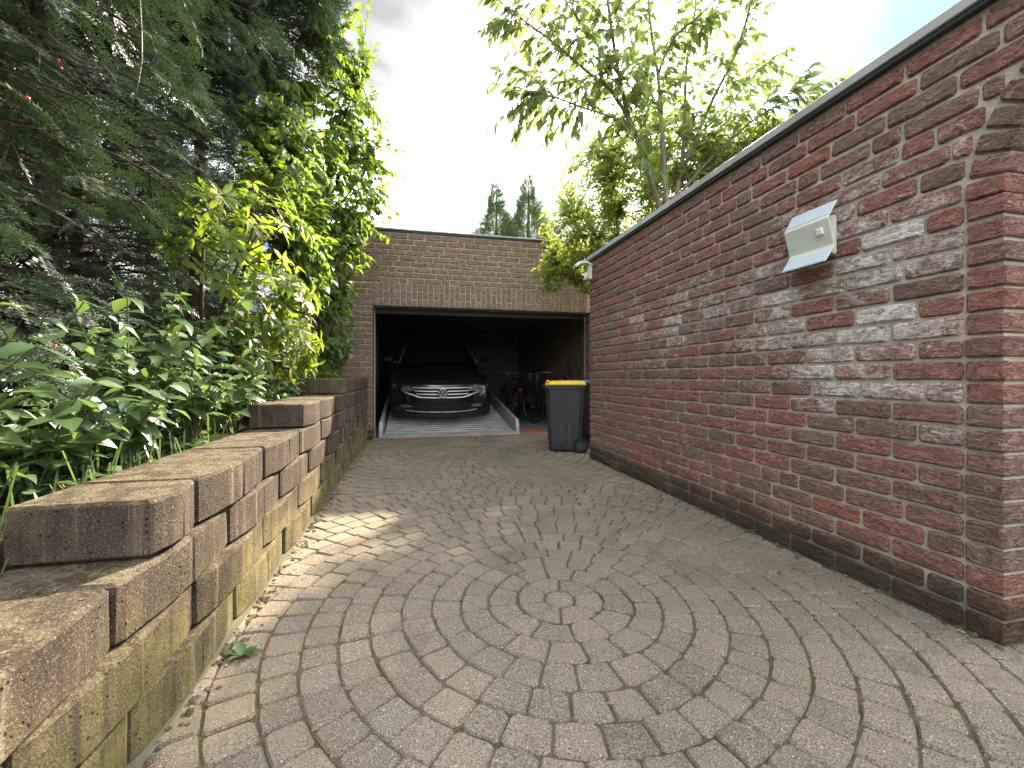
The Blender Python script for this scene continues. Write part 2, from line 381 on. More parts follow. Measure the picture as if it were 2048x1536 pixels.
def m_leaf(name, stops, trans, tmix=0.45, rough=0.42, spec=0.45, rib=(0.16, 0.2, 0.06), ribf=0.4, clump=None):
    t = NT(name); pr = t.piece() if clump is None else t.math('ADD', t.rng(t.noise(t.pos(), clump, 5, 0.65), 0.34, 0.68), t.math('MULTIPLY', t.math('SUBTRACT', t.piece(), 0.5), 0.25), clamp=True); col = t.ramp(pr, stops)
    n = t.noise(t.pos(), 38, 3); col = t.mix(t.rng(n, 0.35, 0.7, 0, 0.35), col, t.mix(1.0, col, (1.35, 1.25, 0.9), 'MULTIPLY'))
    at = t.n('ShaderNodeAttribute', attribute_name='rib'); rf = t.math('MULTIPLY', t.math('POWER', at.outputs['Fac'], 5.0), ribf)
    col = t.mix(rf, col, rib)
    tr = t.mix(1.0, t.ramp(pr, [(0, tuple(x * 0.75 for x in trans)), (0.6, trans), (1, (min(1, trans[0] * 1.35), trans[1] * 1.08, trans[2]))]), (1, 1, 1), 'MULTIPLY')
    tr = t.mix(rf, tr, tuple(x * 0.55 for x in trans))
    tb = t.n('ShaderNodeBsdfTranslucent'); t.l(tr, tb.inputs['Color'])
    ms = t.n('ShaderNodeMixShader'); ms.inputs[0].default_value = tmix
    t.l(t.bsdf(col, rough, 0, spec, t.bump(n, 0.3, 0.004)), ms.inputs[1]); t.l(tb.outputs[0], ms.inputs[2])
    return t.done(ms.outputs[0])
M['yew'] = m_leaf('yew needles', [(0, (0.010, 0.018, 0.013)), (0.45, (0.024, 0.040, 0.026)), (0.75, (0.060, 0.088, 0.052)), (1, (0.15, 0.18, 0.11))], (0.07, 0.13, 0.045), 0.14, 0.42, 0.55, ribf=0.0, clump=5.0)
M['rhodo'] = m_leaf('rhododendron leaf', [(0, (0.048, 0.085, 0.014)), (0.5, (0.080, 0.13, 0.020)), (0.85, (0.13, 0.17, 0.026)), (0.97, (0.20, 0.19, 0.03)), (1, (0.28, 0.17, 0.03))], (0.36, 0.52, 0.04), 0.48, 0.46, 0.4, rib=(0.20, 0.23, 0.07))
M['vine'] = m_leaf('heart leaf', [(0, (0.045, 0.085, 0.034)), (0.6, (0.070, 0.125, 0.044)), (1, (0.11, 0.17, 0.048))], (0.34, 0.50, 0.06), 0.45, 0.42, 0.45)
M['herb'] = m_leaf('dogwood leaf', [(0, (0.050, 0.095, 0.042)), (0.6, (0.082, 0.14, 0.060)), (1, (0.12, 0.18, 0.08))], (0.20, 0.34, 0.08), 0.36, 0.38, 0.55, rib=(0.15, 0.22, 0.09))
M['cherry'] = m_leaf('cherry leaf', [(0, (0.060, 0.098, 0.034)), (0.6, (0.082, 0.128, 0.042)), (1, (0.115, 0.155, 0.045))], (0.29, 0.38, 0.11), 0.52, 0.42, 0.45)
M['laurel'] = m_leaf('small shrub leaf', [(0, (0.060, 0.105, 0.030)), (0.55, (0.095, 0.145, 0.038)), (0.94, (0.13, 0.165, 0.042)), (1, (0.24, 0.18, 0.035))], (0.46, 0.58, 0.09), 0.54, 0.40, 0.5)
M['thuja'] = m_leaf('thuja scale', [(0, (0.055, 0.09, 0.045)), (1, (0.095, 0.14, 0.065))], (0.12, 0.19, 0.05), 0.3, 0.55, 0.3, ribf=0)
M['dry'] = m_leaf('dry leaf', [(0, (0.20, 0.09, 0.03)), (0.5, (0.36, 0.22, 0.10)), (1, (0.45, 0.36, 0.22))], (0.35, 0.16, 0.05), 0.2, 0.7, 0.2)
def m_bark(name, a, b):
    t = NT(name); p = t.obj(); n = t.noise(t.vec(p, (1, 1, 0.4)), 22, 6, 0.7); h = t.noise(t.vec(p, (1, 1, 4)), 14, 4)
    c = t.mix(t.rng(n, 0.3, 0.7), a, b)
    return t.done(t.bsdf(c, 0.9, 0, 0.2, t.bump(t.math('ADD', n, h), 0.8, 0.015)))
M['bark'] = m_bark('grey bark', (0.09, 0.075, 0.06), (0.27, 0.23, 0.185))
M['ybark'] = m_bark('reddish bark', (0.035, 0.022, 0.016), (0.11, 0.07, 0.05))
M['stem'] = plain('green stem', (0.10, 0.11, 0.035), 0.6)
M['white'] = plain('white plastic', (0.72, 0.73, 0.66), 0.45, 0, 0.4, 0.04, 9)
M['cream'] = plain('cream plastic', (0.54, 0.57, 0.52), 0.5, 0, 0.4, 0.05, 9)
M['panel'] = plain('pale blue diffuser', (0.42, 0.50, 0.60), 0.25, 0, 0.5, 0.04, 6)
M['black_plastic'] = plain('black plastic', (0.022, 0.024, 0.030), 0.5, 0, 0.4, 0.3, 7, 0.0008)
M['dark_plastic'] = plain('charcoal plastic', (0.035, 0.037, 0.042), 0.5, 0, 0.4, 0.25, 7)
M['yellow'] = plain('yellow lid plastic', (0.80, 0.56, 0.015), 0.42, 0, 0.4, 0.08, 8)
M['orange'] = plain('orange hinge plastic', (0.72, 0.33, 0.01), 0.45)
M['blue'] = plain('blue lid plastic', (0.035, 0.11, 0.40), 0.42, 0, 0.4, 0.1, 8)
M['coping'] = plain('zinc coping', (0.36, 0.37, 0.37), 0.5, 0.35, 0.5, 0.16, 5)
M['coping_d'] = plain('dark fascia', (0.055, 0.062, 0.072), 0.5, 0.2, 0.4, 0.2, 5)  # on the long wall this dark tone is painted shadow below the coping
M['steel'] = plain('galvanised steel', (0.34, 0.345, 0.35), 0.48, 0.4, 0.5, 0.30, 4)
M['rail'] = plain('grey painted rail', (0.36, 0.37, 0.38), 0.5, 0.3, 0.4, 0.2, 5)
M['frame'] = plain('grey door frame', (0.34, 0.35, 0.36), 0.5)
M['plaster'] = plain('grey garage plaster', (0.15, 0.165, 0.20), 0.9, 0, 0.2, 0.25, 2)
M['concrete'] = plain('concrete slab', (0.20, 0.215, 0.25), 0.9, 0, 0.2, 0.25, 3)
M['clinker'] = plain('orange clinker', (0.24, 0.125, 0.08), 0.8, 0, 0.25, 0.28, 9, 0.002)
M['paint'] = plain('black car paint', (0.006, 0.007, 0.011), 0.18, 0.0, 0.5, 0.05, 3, 0, 0.6)
M['glass'] = plain('dark car glass', (0.006, 0.007, 0.009), 0.05, 0, 0.6, 0.02, 3)
M['chrome'] = plain('chrome', (0.66, 0.67, 0.68), 0.28, 0.6, 0.5, 0.02, 3)
M['pillar'] = plain('pillar reflection grey', (0.05, 0.053, 0.06), 0.4, 0, 0.5, 0.05)  # reflection on the dark pillars put into the colour as grey
M['lamp'] = plain('headlight lens', (0.16, 0.165, 0.18), 0.12, 0.5, 0.6, 0.25, 26)
M['rubber'] = plain('tyre rubber', (0.016, 0.016, 0.017), 0.8, 0, 0.2)
M['alloy'] = plain('alloy', (0.30, 0.30, 0.31), 0.35, 0.8)
M['grille'] = plain('black grille', (0.006, 0.006, 0.007), 0.5)
M['red'] = plain('red reflector', (0.75, 0.05, 0.035), 0.25, 0, 0.6, 0.05)
M['berry'] = plain('red berry', (0.55, 0.02, 0.025), 0.35, 0, 0.5)

# ------------------------------------------------------------------ brick pieces
def brick_mesh(L, H, D, mat, r, name='brick'):
    """length x, height z, face towards -y at y=0, worn edges; 50 triangles"""
    c = 0.010; a, b = L / 2, H / 2
    out = [(-a + c, -b), (0, -b), (a - c, -b), (a, -b + c), (a, b - c), (a - c, b), (0, b), (-a + c, b), (-a, b - c), (-a, -b + c)]
    jt = lambda s: r.uniform(-s, s)
    out = [(x + jt(0.002), z + jt(0.0022)) for x, z in out]
    vs = []; n = len(out)
    for x, z in out: vs.append((x, D, z))
    for x, z in out: vs.append((x, 0.009 + jt(0.002), z))
    for x, z in out:
        vs.append((x - math.copysign(0.008, x) * (abs(x) > 0.01), jt(0.0022), z - math.copysign(0.007, z)))
    vs.append((0, jt(0.002) - 0.001, 0))
    fs = []
    for i in range(n):
        j = (i + 1) % n
        fs += [(i, j, n + j, n + i), (n + i, n + j, 2 * n + j, 2 * n + i), (2 * n + i, 2 * n + j, 3 * n)]
    mb = MB(); mb.add(vs, fs); return mb, mb.mesh(name, mat)

COURSE, BH, JT = 0.0875, 0.0738, 0.0137
STR, HDR = 0.252, 0.119                     # stretcher and header length
def lay(a0_of, a1_of, z0, z1, r, head=0.16, grow=None):
    """courses of stretchers and a few headers between two ends; yields (centre, z centre, length, height)"""
    k = 0; prev = []
    z = z0
    while z < z1 - 0.02:
        h = min(BH, z1 - z)
        zc = z + h / 2; a0, a1 = a0_of(zc), a1_of(zc)
        if a1 - a0 > 0.03:
            x = a0; first = r.choice([STR, HDR, 0.18, 0.06]) if k % 2 else r.choice([STR, 0.15, 0.2]); js = []
            while x < a1 - 0.015:
                if first: L = first; first = None
                else: L = HDR if r.random() < head else STR
                if any(abs(x + L - q) < 0.035 for q in prev): L = STR if L < 0.2 else HDR
                L = min(L, a1 - x)
                if 0 < a1 - (x + L + JT) < 0.05: L = a1 - x
                yield x + L / 2, zc, L, h
                x += L + JT; js.append(x - JT)
            prev = js
        z += COURSE; k += 1

def place_bricks(items, to_world, rotz, mat, parent, limit, seed, score, name='brick'):
    """items: (along, z, L, H). The `limit` that show largest are objects of their own, the rest one part."""
    r = random.Random(seed); cache = {}
    order = sorted(range(len(items)), key=lambda i: -score(to_world(items[i][0], items[i][1]), items[i]))
    keep = set(order[:limit]); rest = MB(); var = 10
    Rz = Matrix.Rotation(rotz, 4, 'Z')
    for i, (a, z, L, H) in enumerate(items):
        key = (round(L, 3), round(H, 3), r.randrange(var) if L in (STR, HDR) else r.randrange(100000))
        if key not in cache: cache[key] = brick_mesh(L, H, 0.06, mat, r)
        mb, me = cache[key]; w = to_world(a, z)
        loc = Vector(w) + Rz @ Vector((0, r.uniform(-0.0025, 0.0025), r.uniform(-0.0012, 0.0012)))
        rot = (r.uniform(-0.012, 0.012), r.uniform(-0.008, 0.008), rotz + r.uniform(-0.008, 0.008))
        if i in keep: link(name, me, parent, loc, rot)
        else:
            T = Matrix.Translation(loc) @ Matrix.Rotation(rot[2], 4, 'Z') @ Matrix.Rotation(rot[1], 4, 'Y') @ Matrix.Rotation(rot[0], 4, 'X')
            rest.add([T @ Vector(p) for p in mb.v], mb.f)
    if rest.v: tag(rest.build('far_bricks', mat, parent), kind='stuff')

def view(w):
    w = Vector(w); d = w.x * sy + w.y * cy; cx = w.x * cy - w.y * sy
    if d < 0.15: return None
    return 1024 + F * cx / d, 754 - F * (w.z - CAMZ) / d, d
def shows(w, it=None, margin=60):
    v = view(w)
    if v is None: return -1
    if not (-margin < v[0] < 2048 + margin and -margin < v[1] < 1536 + margin): return -0.5 / max(v[2], .1)
    return 1.0 / v[2]

# ------------------------------------------------------------------ ground and drive
WX = 2.09          # face of the long brick wall
LX = -0.715        # face of the block wall
GY = 7.0           # face of the garage
mb = MB(); mb.add([(-400, -400, -0.06), (400, -400, -0.06), (400, 900, -0.06), (-400, 900, -0.06)], [(0, 1, 2, 3)])
tag(mb.build('ground', M['ground']), 'rough lawn round the house and garage', kind='structure')

def clip(poly, nx, ny, c):
    """keep nx*x+ny*y <= c"""
    out = []
    for i, p in enumerate(poly):
        q = poly[(i + 1) % len(poly)]; a, b = nx * p[0] + ny * p[1] - c, nx * q[0] + ny * q[1] - c
        if a <= 0: out.append(p)
        if a * b < 0:
            t_ = a / (a - b); out.append((p[0] + (q[0] - p[0]) * t_, p[1] + (q[1] - p[1]) * t_))
    return out
def area(p): return 0.5 * abs(sum(p[i][0] * p[(i + 1) % len(p)][1] - p[(i + 1) % len(p)][0] * p[i][1] for i in range(len(p))))
mb = MB(); mb.add([(LX - 0.12, -3.0, -0.0085), (3.2, -3.0, -0.0085), (3.2, 1.13, -0.0085), (WX + 0.2, 1.13, -0.0085), (WX + 0.2, 4.87, -0.0085), (3.6, 4.87, -0.0085), (3.6, GY, -0.0085), (LX - 0.12, GY, -0.0085)], [(0, 1, 2, 3, 4, 5, 6, 7)])
drive = tag(mb.build('driveway', M['joint']), 'driveway of grey stone setts laid in rings', kind='structure')
r = random.Random(3); pavers = []
JAMB = 1.115; CA, CB, MID = (0.63, 1.80), (0.60, 5.72), 3.76
PITCH = 0.121
ph = [r.uniform(0, 6.28) for _ in range(80)]
wav = lambda q, b: (0.006 * math.sin(3 * b + ph[q]) + 0.004 * math.sin(7 * b + ph[q + 30])) * min(1, q / 3)
for (ox, oy), lo in ((CA, True), (CB, False)):
    for k in range(0, 40):
        if k == 0: n, r0, r1 = 1, 0, 0.070
        else: r0 = 0.070 + (k - 1) * PITCH; r1 = r0 + PITCH; n = max(4, round(2 * math.pi * (r0 + r1) / 2 / 0.127))
        a0 = r.uniform(0, 6.28)
        wts = [r.uniform(0.86, 1.16) for _ in range(n)]; sw = sum(wts); ang = a0
        for i in range(n):
            da = 2 * math.pi * wts[i] / sw; b0, b1 = ang, ang + da; ang = b1
            if k == 0: poly = [(ox + r1 * math.cos(2 * math.pi * j / 8), oy + r1 * math.sin(2 * math.pi * j / 8)) for j in range(8)]
            else:
                poly = [(ox + (rr + wav(k + (rr > r0), b)) * math.cos(b), oy + (rr + wav(k + (rr > r0), b)) * math.sin(b)) for rr, b in ((r0, b0), (r1, b0), (r1, (b0 + b1) / 2), (r1, b1), (r0, b1), (r0, (b0 + b1) / 2))]
            c = (sum(p[0] for p in poly) / len(poly), sum(p[1] for p in poly) / len(poly))
            if not (LX - 0.1 < c[0] < 3.7 and -0.9 < c[1] < GY): continue
            wob = 0.05 * math.sin(c[0] * 3.1)
            poly = clip(poly, 0, 1, MID + wob) if lo else clip(poly, 0, -1, -MID - wob)
            if len(poly) < 3: continue
            poly = clip(poly, -1, 0, -(LX - 0.045)); poly = clip(poly, 1, 0, 3.5 if c[1] > 4.9 else (WX - 0.012 if c[1] > JAMB else 2.9)); poly = clip(poly, 0, 1, GY - 0.085)
            if len(poly) < 3 or area(poly) < 0.0016: continue
            pavers.append(poly)
def paver_mb(poly, r):
    cx = sum(p[0] for p in poly) / len(poly); cy_ = sum(p[1] for p in poly) / len(poly)
    # joint: move every edge inwards, then round the corners
    g = 0.0008 + r.uniform(0, 0.0034); q = []
    n = len(poly); size = math.sqrt(area(poly))
    s = max(0.75, 1 - 2 * g / size)
    pts = [((p[0] - cx) * s, (p[1] - cy_) * s) for p in poly]
    for i in range(n):
        a, b, c = pts[i - 1], pts[i], pts[(i + 1) % n]
        def tow(p, q_, l):
            d = math.hypot(q_[0] - p[0], q_[1] - p[1]); t_ = min(0.35, l / max(d, 1e-6)); return (p[0] + (q_[0] - p[0]) * t_, p[1] + (q_[1] - p[1]) * t_)
        u = (a[0] - b[0], a[1] - b[1]); v = (c[0] - b[0], c[1] - b[1])
        cosang = (u[0] * v[0] + u[1] * v[1]) / max(1e-9, math.hypot(*u) * math.hypot(*v))
        if cosang < -0.8: q.append((b[0] + r.uniform(-.003, .003), b[1] + r.uniform(-.003, .003)))
        else:
            l = 0.010 + r.uniform(-.005, .007); q.append(tow(b, a, l)); q.append(tow(b, c, l))
    q = [(x + r.uniform(-.0018, .0018), y + r.uniform(-.0018, .0018)) for x, y in q]
    n = len(q); tx, ty = r.uniform(-.035, .035), r.uniform(-.035, .035); dz = r.uniform(-.003, .003)
    Z = lambda x, y, z: z + dz + tx * x + ty * y
    vs = [(x, y, Z(x, y, -0.030)) for x, y in q] + [(x, y, Z(x, y, -0.0085)) for x, y in q]
    vs += [(x * 0.915, y * 0.915, Z(x, y, -0.0006 + r.uniform(-.0006, .0006))) for x, y in q] + [(0, 0, Z(0, 0, 0.0006))]
    fs = []
    for i in range(n):
        j = (i + 1) % n; fs += [(i, j, n + j, n + i), (n + i, n + j, 2 * n + j, 2 * n + i), (2 * n + i, 2 * n + j, 3 * n)]
    return (cx, cy_), MB().add(vs, fs)
pc = []
for poly in pavers:
    c, m_ = paver_mb(poly, r); w = view((c[0], c[1], 0)); sc_ = shows((c[0], c[1], 0), margin=10)
    pc.append((sc_, c, m_))
pc.sort(key=lambda e: -e[0]); rest = MB()
for i, (s_, c, m_) in enumerate(pc):
    if i < 300: link('paving_stone', m_.mesh('paving_stone', M['paver']), drive, (c[0], c[1], 0))
    else: rest.add([(x + c[0], y + c[1], z) for x, y, z in m_.v], m_.f)
tag(rest.build('far_paving_stones', M['paver'], drive), kind='stuff')

# ------------------------------------------------------------------ long brick wall with arched doorway
WY1, WZ = 4.87, 2.375
AY, AZ, AR0, AR1 = 0.551, 1.65, 0.558, 0.683        # arch centre, springing height, inner and outer radius
JY = AY + AR0                                        # jamb edge of the doorway
wall = tag(empty('brick_wall', (WX, 3.0, 0)), 'long red brick wall with white bloom and arched doorway beside the driveway', 'wall')
def wchild(o): o.location = Vector(o.location) - Vector((WX, 3.0, 0)); return o
core = MB(); rc = 0.012
def wall_core(mb, x0, x1):
    # profile in (y, z): far part, arch ring cut out, near part
    arc = [(AY + (AR0 + 0.012) * math.cos(a), AZ + (AR0 + 0.012) * math.sin(a)) for a in [math.pi * i / 24 for i in range(25)]]
    pts = [(WY1 - rc, -0.05), (WY1 - rc, WZ), (-1.6, WZ), (-1.6, -0.05), (AY - AR0 - 0.012, -0.05)] + arc[::-1] + [(AY + AR0 + 0.012, -0.05)]
    mb.prism(pts, 'x', x0, x1)
wall_core(core, WX + rc, WX + 0.24 - rc)
wchild(core.build('mortar_core', M['mortar'], wall))
r = random.Random(21)
def a0_far(z):
    if z < AZ: return JY + 0.115 + JT
    dz = z - AZ
    return AY + math.sqrt(max(0, (AR1 + JT) ** 2 - dz * dz)) if dz < AR1 + JT else AY
far_items = list(lay(a0_far, lambda z: WY1, 0.005, WZ, r))
def a1_near(z):
    if z < AZ: return AY - AR0 - 0.115 - JT
    dz = z - AZ
    return AY - math.sqrt(max(0, (AR1 + JT) ** 2 - dz * dz)) if dz < AR1 + JT else AY - JT
near_items = list(lay(lambda z: -1.6, a1_near, 0.005, WZ, r))
items = far_items + near_items
bricks_root = wall
place_bricks(items, lambda a, z: (WX - WX, a - 3.0, z), -math.pi / 2, M['brick'], wall, 300, 5,
             lambda w, it: shows((w[0] + WX, w[1] + 3.0, w[2])) * (it[2] ** 0.5))
# jamb bricks and arch: whole bricks seen on two faces
def solid_brick(L, D, H, mat, r, b=0.006):
    mb = MB(); mb.bbox(-L / 2, L / 2, -D / 2, D / 2, -H / 2, H / 2, b)
    mb.v = [(x + r.uniform(-.002, .002), y + r.uniform(-.002, .002), z + r.uniform(-.002, .002)) for x, y, z in mb.v]; return mb
def stack(z1):
    z = 0.005
    while z < z1 - 0.03: yield z + BH / 2; z += COURSE
for z in stack(AZ):
    me = solid_brick(0.245, 0.115, BH, M['brick'], r).mesh('jamb_brick', M['brick'])
    link('jamb_brick', me, wall, (0.12 + r.uniform(-.003, .002), JY + 0.0575 - 3.0 + r.uniform(-.002, .002), z), (0, 0, r.uniform(-.01, .01)))
    me = solid_brick(0.245, 0.115, BH, M['brick'], r).mesh('jamb_brick', M['brick'])
    link('jamb_brick', me, wall, (0.12 + r.uniform(-.003, .002), AY - AR0 - 0.0575 - 3.0, z), (0, 0, 0))
nv = 24
for i in range(nv):
    a = math.pi * (i + 0.5) / nv; rm = (AR0 + AR1 - 0.008) / 2
    me = solid_brick(0.246, 0.117, 0.066, M['brick'], r).mesh('arch_brick', M['brick'])
    link('arch_brick', me, wall, (0.12 + r.uniform(-.003, .002), AY + rm * math.cos(a) - 3.0, AZ + rm * math.sin(a)), (a, 0, 0))
# the wall's far end turns behind the bins
for z in stack(WZ - 0.02):
    for k in range(6):
        off = 0.0 if int(z / COURSE) % 2 else 0.1275
        x0 = 0.0 + k * 0.2525 + (off if k else 0); L = 0.24 if not (k == 0 and off) else 0.115
        if k == 0: continue
        me = solid_brick(0.24, 0.05, BH, M['brick'], r).mesh('end_brick', M['brick'])
        link('end_brick', me, wall, (x0, WY1 - 3.0 - 0.02, z))
mb = MB(); mb.box(0.02, 1.5, WY1 - 3.0 - 0.24, WY1 - 3.0 - rc, -0.05, WZ); mb.build('return_core', M['mortar'], wall)
mb = MB(); mb.bbox(-0.035, 0.28, -4.6, WY1 - 3.0 + 0.02, WZ + 0.012, WZ + 0.058, 0.003)
mb.bbox(0.281, 1.5, WY1 - 3.0 - 0.28, WY1 - 3.0 + 0.02, WZ + 0.012, WZ + 0.058, 0.003); cop = mb.build('coping', M['coping'], wall)
mb = MB(); mb.bbox(-0.022, 0.262, -4.59, WY1 - 3.0 + 0.008, WZ - 0.006, WZ + 0.012, 0.002); mb.build('fascia_shade', M['coping_d'], cop)  # dark strip below the coping: its shadow put into the colour
for yy in (0.15, 1.3):
    mb = MB(); mb.bbox(-0.037, 0.282, yy, yy + 0.05, WZ + 0.0105, WZ + 0.0600, 0.001); mb.build('joint_cover', M['coping'], cop)

# ------------------------------------------------------------------ block wall
bw = tag(empty('retaining_wall', (LX, 3.5, 0)), 'stepped wall of rounded concrete blocks holding back the planting bed', 'wall')
ROW, BLH, BLW = 0.162, 0.156, 0.66
def block_mb(Lb, r, h=BLH, cut0=0.0):
    """front towards +x; along y from 0 to Lb"""
    prof = [(0.0, 0.021), (0.04, 0.028), (0.12, 0.036), (0.25, 0.044), (0.38, 0.046), (0.485, 0.045), (0.497, 0.040), (0.509, 0.0435), (0.62, 0.040), (0.76, 0.034), (0.88, 0.027), (0.96, 0.019), (1.0, 0.012)]
    pts = []
    for u, x in prof: pts.append((u * (Lb - 0.010) + 0.005, x))
    c = 0.006; rows = []
    for z, ins in ((0.004, c), (0.004 + c, 0.0), (h - c * 1.6, 0.0), (h, c * 1.6)):
        row = [(-0.30, 0.005 + ins, z)]
        for k, (y, x) in enumerate(pts):
            yy = y + (ins if k == 0 else (-ins if k == len(pts) - 1 else 0))
            row.append((x - ins + r.uniform(-.002, .002), yy + r.uniform(-.001, .001), z + r.uniform(-.003, .002)))
        row.append((-0.30, Lb - 0.005 - ins, z)); rows.append(row)
    mb = MB(); mb.grid(rows, closed=True); n = len(rows[0])
    mb.f.append(tuple(range(n))); mb.f.append(tuple(range(3 * n, 4 * n))[::-1]); return mb
r = random.Random(5)
rows = [(0, 1.27 - 0.66 * 3), (1, 1.27 - 0.33 - 0.66 * 2), (2, 1.22 - 0.66 * 2), (3, 1.36), (4, 3.04), (5, 4.62)]
for k, y0 in rows:
    y = y0; first = True
    while y < GY - 0.03:
        L = BLW
        if k == 3 and first: L = 0.27
        if k == 4 and first: L = 0.56
        if k == 5 and first: L = 0.30
        if y + L > GY - 0.004: L = GY - 0.004 - y
        if L < 0.06: break
        m_ = block_mb(L, r)
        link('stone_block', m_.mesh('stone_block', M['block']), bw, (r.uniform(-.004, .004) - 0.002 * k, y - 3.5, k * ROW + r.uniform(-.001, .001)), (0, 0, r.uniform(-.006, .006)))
        y += L; first = False
mb = MB(); mb.bbox(-0.30, 0.052, -6.0, GY - 3.5 - 0.003, -0.05, 0.0035, 0.004); mb.build('footing', M['mortar'], bw)
# planting bed behind the wall
mb = MB(); gy = np.arange(-3.0, 9.01, 0.15); gx = np.array([LX - 0.29, LX - 0.4, LX - 0.6, LX - 0.9, -2.0, -2.6, -3.4, -5, -9, -30])
def bed_z(x, y):
    base = 0.45 if y < 1.36 else (0.60 if y < 3.04 else (0.75 if y < 4.62 else 0.90))
    return base + max(0, (LX - 0.3 - x)) * 0.12 + 0.05 * math.sin(3.1 * x + 2 * y) * math.sin(5 * y)
mb.grid([[(x, y, bed_z(x, y)) for x in gx] for y in gy], flip=True)
tag(mb.build('planting_bed', M['soil'], smooth=True), 'dark soil of the raised planting bed', kind='structure')

# ------------------------------------------------------------------ garage
gar = tag(empty('garage', (1.1, GY, 0)), 'flat-roofed brown brick garage with a wide open doorway', 'garage')
GX0, GX1, GZ, OX0, OX1, OZ = -1.7, 5.2, 3.27, -0.615, 3.03, 2.10
fw = MB(); fw.prism([(GX0, -0.05), (OX0 - rc, -0.05), (OX0 - rc, OZ + rc), (OX1 + rc, OZ + rc), (OX1 + rc, -0.05), (GX1, -0.05), (GX1, GZ), (GX0, GZ)], 'y', rc, 0.24)
fwall = fw.build('front_wall', M['gmortar'], gar, loc=(-1.1, 0, 0))
r = random.Random(9)
LT = OZ + 0.372
git = list(lay(lambda z: GX0, lambda z: OX0 - 0.0, 0.005, LT - 0.01, r, 0.35)) + list(lay(lambda z: OX1, lambda z: GX1, 0.005, LT - 0.01, r, 0.35)) + list(lay(lambda z: GX0, lambda z: GX1, LT + 0.002, GZ, r, 0.10))
place_bricks(git, lambda a, z: (a, 0, z), 0, M['gbrick'], fwall, 290, 17, lambda w, it: (shows((w[0], GY, w[2])) if w[0] > -1.3 and w[0] < 3.2 else -1) * it[2] ** 0.5)
x = OX0 + 0.004; k = 0
while x + BH < OX1 + 0.02:
    a = 0.115 if k % 2 == 0 else 0.24; z = LT - 0.006
    for L in (a, 0.355 - a):
        _, me = brick_mesh(L, BH, 0.06, M['gbrick'], r, 'lintel_brick')
        link('lintel_brick', me, fwall, (x + BH / 2, r.uniform(-.002, .002), z - L / 2), (0, R(90) + r.uniform(-.01, .01), 0)); z -= L + JT
    x += BH + 0.0118; k += 1
mb = MB(); mb.box(OX0 - 0.2, OX1 + 0.2, 0.07, 0.238, OZ - 0.002, OZ + 0.3); mb.build('lintel_beam', M['concrete'], fwall)
# jamb faces of the opening
for side, xx in ((0, OX0), (1, OX1)):
    for q, z in enumerate(stack(OZ)):
        m_ = solid_brick(0.115, 0.16, BH, M['gbrick'], r)
        link('jamb_brick', m_.mesh('jamb_brick', M['gbrick']), fwall, (xx + (-0.0595 if side == 0 else 0.0595), 0.142, z))
D = 6.6
inn = MB(); inn.box(GX0, GX1, D, D + 0.2, -0.05, 2.6); inn.build('back_wall', M['plaster'], gar, loc=(-1.1, 0, 0))
inn = MB(); inn.box(OX0 - 0.33, OX0 - 0.1, 0.24, D, -0.05, 2.6); inn.build('side_wall', M['plaster'], gar, loc=(-1.1, 0, 0))
inn = MB(); inn.box(3.35, 3.6, 0.24, D, -0.05, 2.6); inn.build('side_wall', M['gbrick'], gar, loc=(-1.1, 0, 0))
inn = MB(); inn.box(GX0, GX1, 0.241, D + 0.2, 2.35, 2.6); inn.box(GX0, GX1, 0.241, D + 0.2, 2.6, 3.0); inn.build('roof_slab', M['concrete'], gar, loc=(-1.1, 0, 0))
inn = MB(); inn.box(OX0 - 0.1, 3.36, 0.05, D, -0.055, -0.002); gfl = inn.build('garage_floor', M['concrete'], gar, loc=(-1.1, 0, 0))
mb = MB(); mb.bbox(GX0, GX1, -0.03, 0.30, GZ + 0.028, GZ + 0.052, 0.003); gc = mb.build('coping', M['coping'], gar, loc=(-1.1, 0, 0))
mb = MB(); mb.bbox(GX0, GX1, -0.012, 0.29, GZ + 0.002, GZ + 0.028, 0.002); mb.build('fascia_shade', M['coping_d'], gc)
for xx in (OX0 + 0.004, OX1 - 0.020):
    mb = MB(); mb.bbox(xx, xx + 0.016, 0.225, 0.26, 0.0, OZ - 0.003, 0.003); mb.build('door_frame', M['frame'], gar, loc=(-1.1, 0, 0))
mb = MB(); mb.bbox(OX0 + 0.035, OX1 - 0.035, 0.235, 0.275, OZ - 0.09, OZ - 0.004, 0.003); mb.build('soffit_shade', M['grille'], gar, loc=(-1.1, 0, 0))  # black strip across the opening: shade of the soffit put into its colour
# clinker threshold and floor
x = OX0 + 0.01
while x < 3.3:
    m_ = solid_brick(0.115, 0.115, 0.05, M['clinker'], r, 0.004); link('threshold_brick', m_.mesh('threshold_brick', M['clinker']), gfl, (x + 0.06, -0.022, -0.012)); x += 0.123
for i in range(7):
    for j in range(8):
        m_ = solid_brick(0.24, 0.115, 0.05, M['clinker'], r, 0.004)
        xx = 1.93 + (i + (0.5 if j % 2 else 0)) * 0.248
        if xx > 3.25: continue
        link('floor_brick', m_.mesh('floor_brick', M['clinker']), gfl, (xx, 0.115 + j * 0.123, -0.014))

# ------------------------------------------------------------------ wall light
wl = tag(empty('wall_light', (WX, 1.83, 1.70)), 'white solar wall light with two pale blue panels on the long brick wall', 'light')
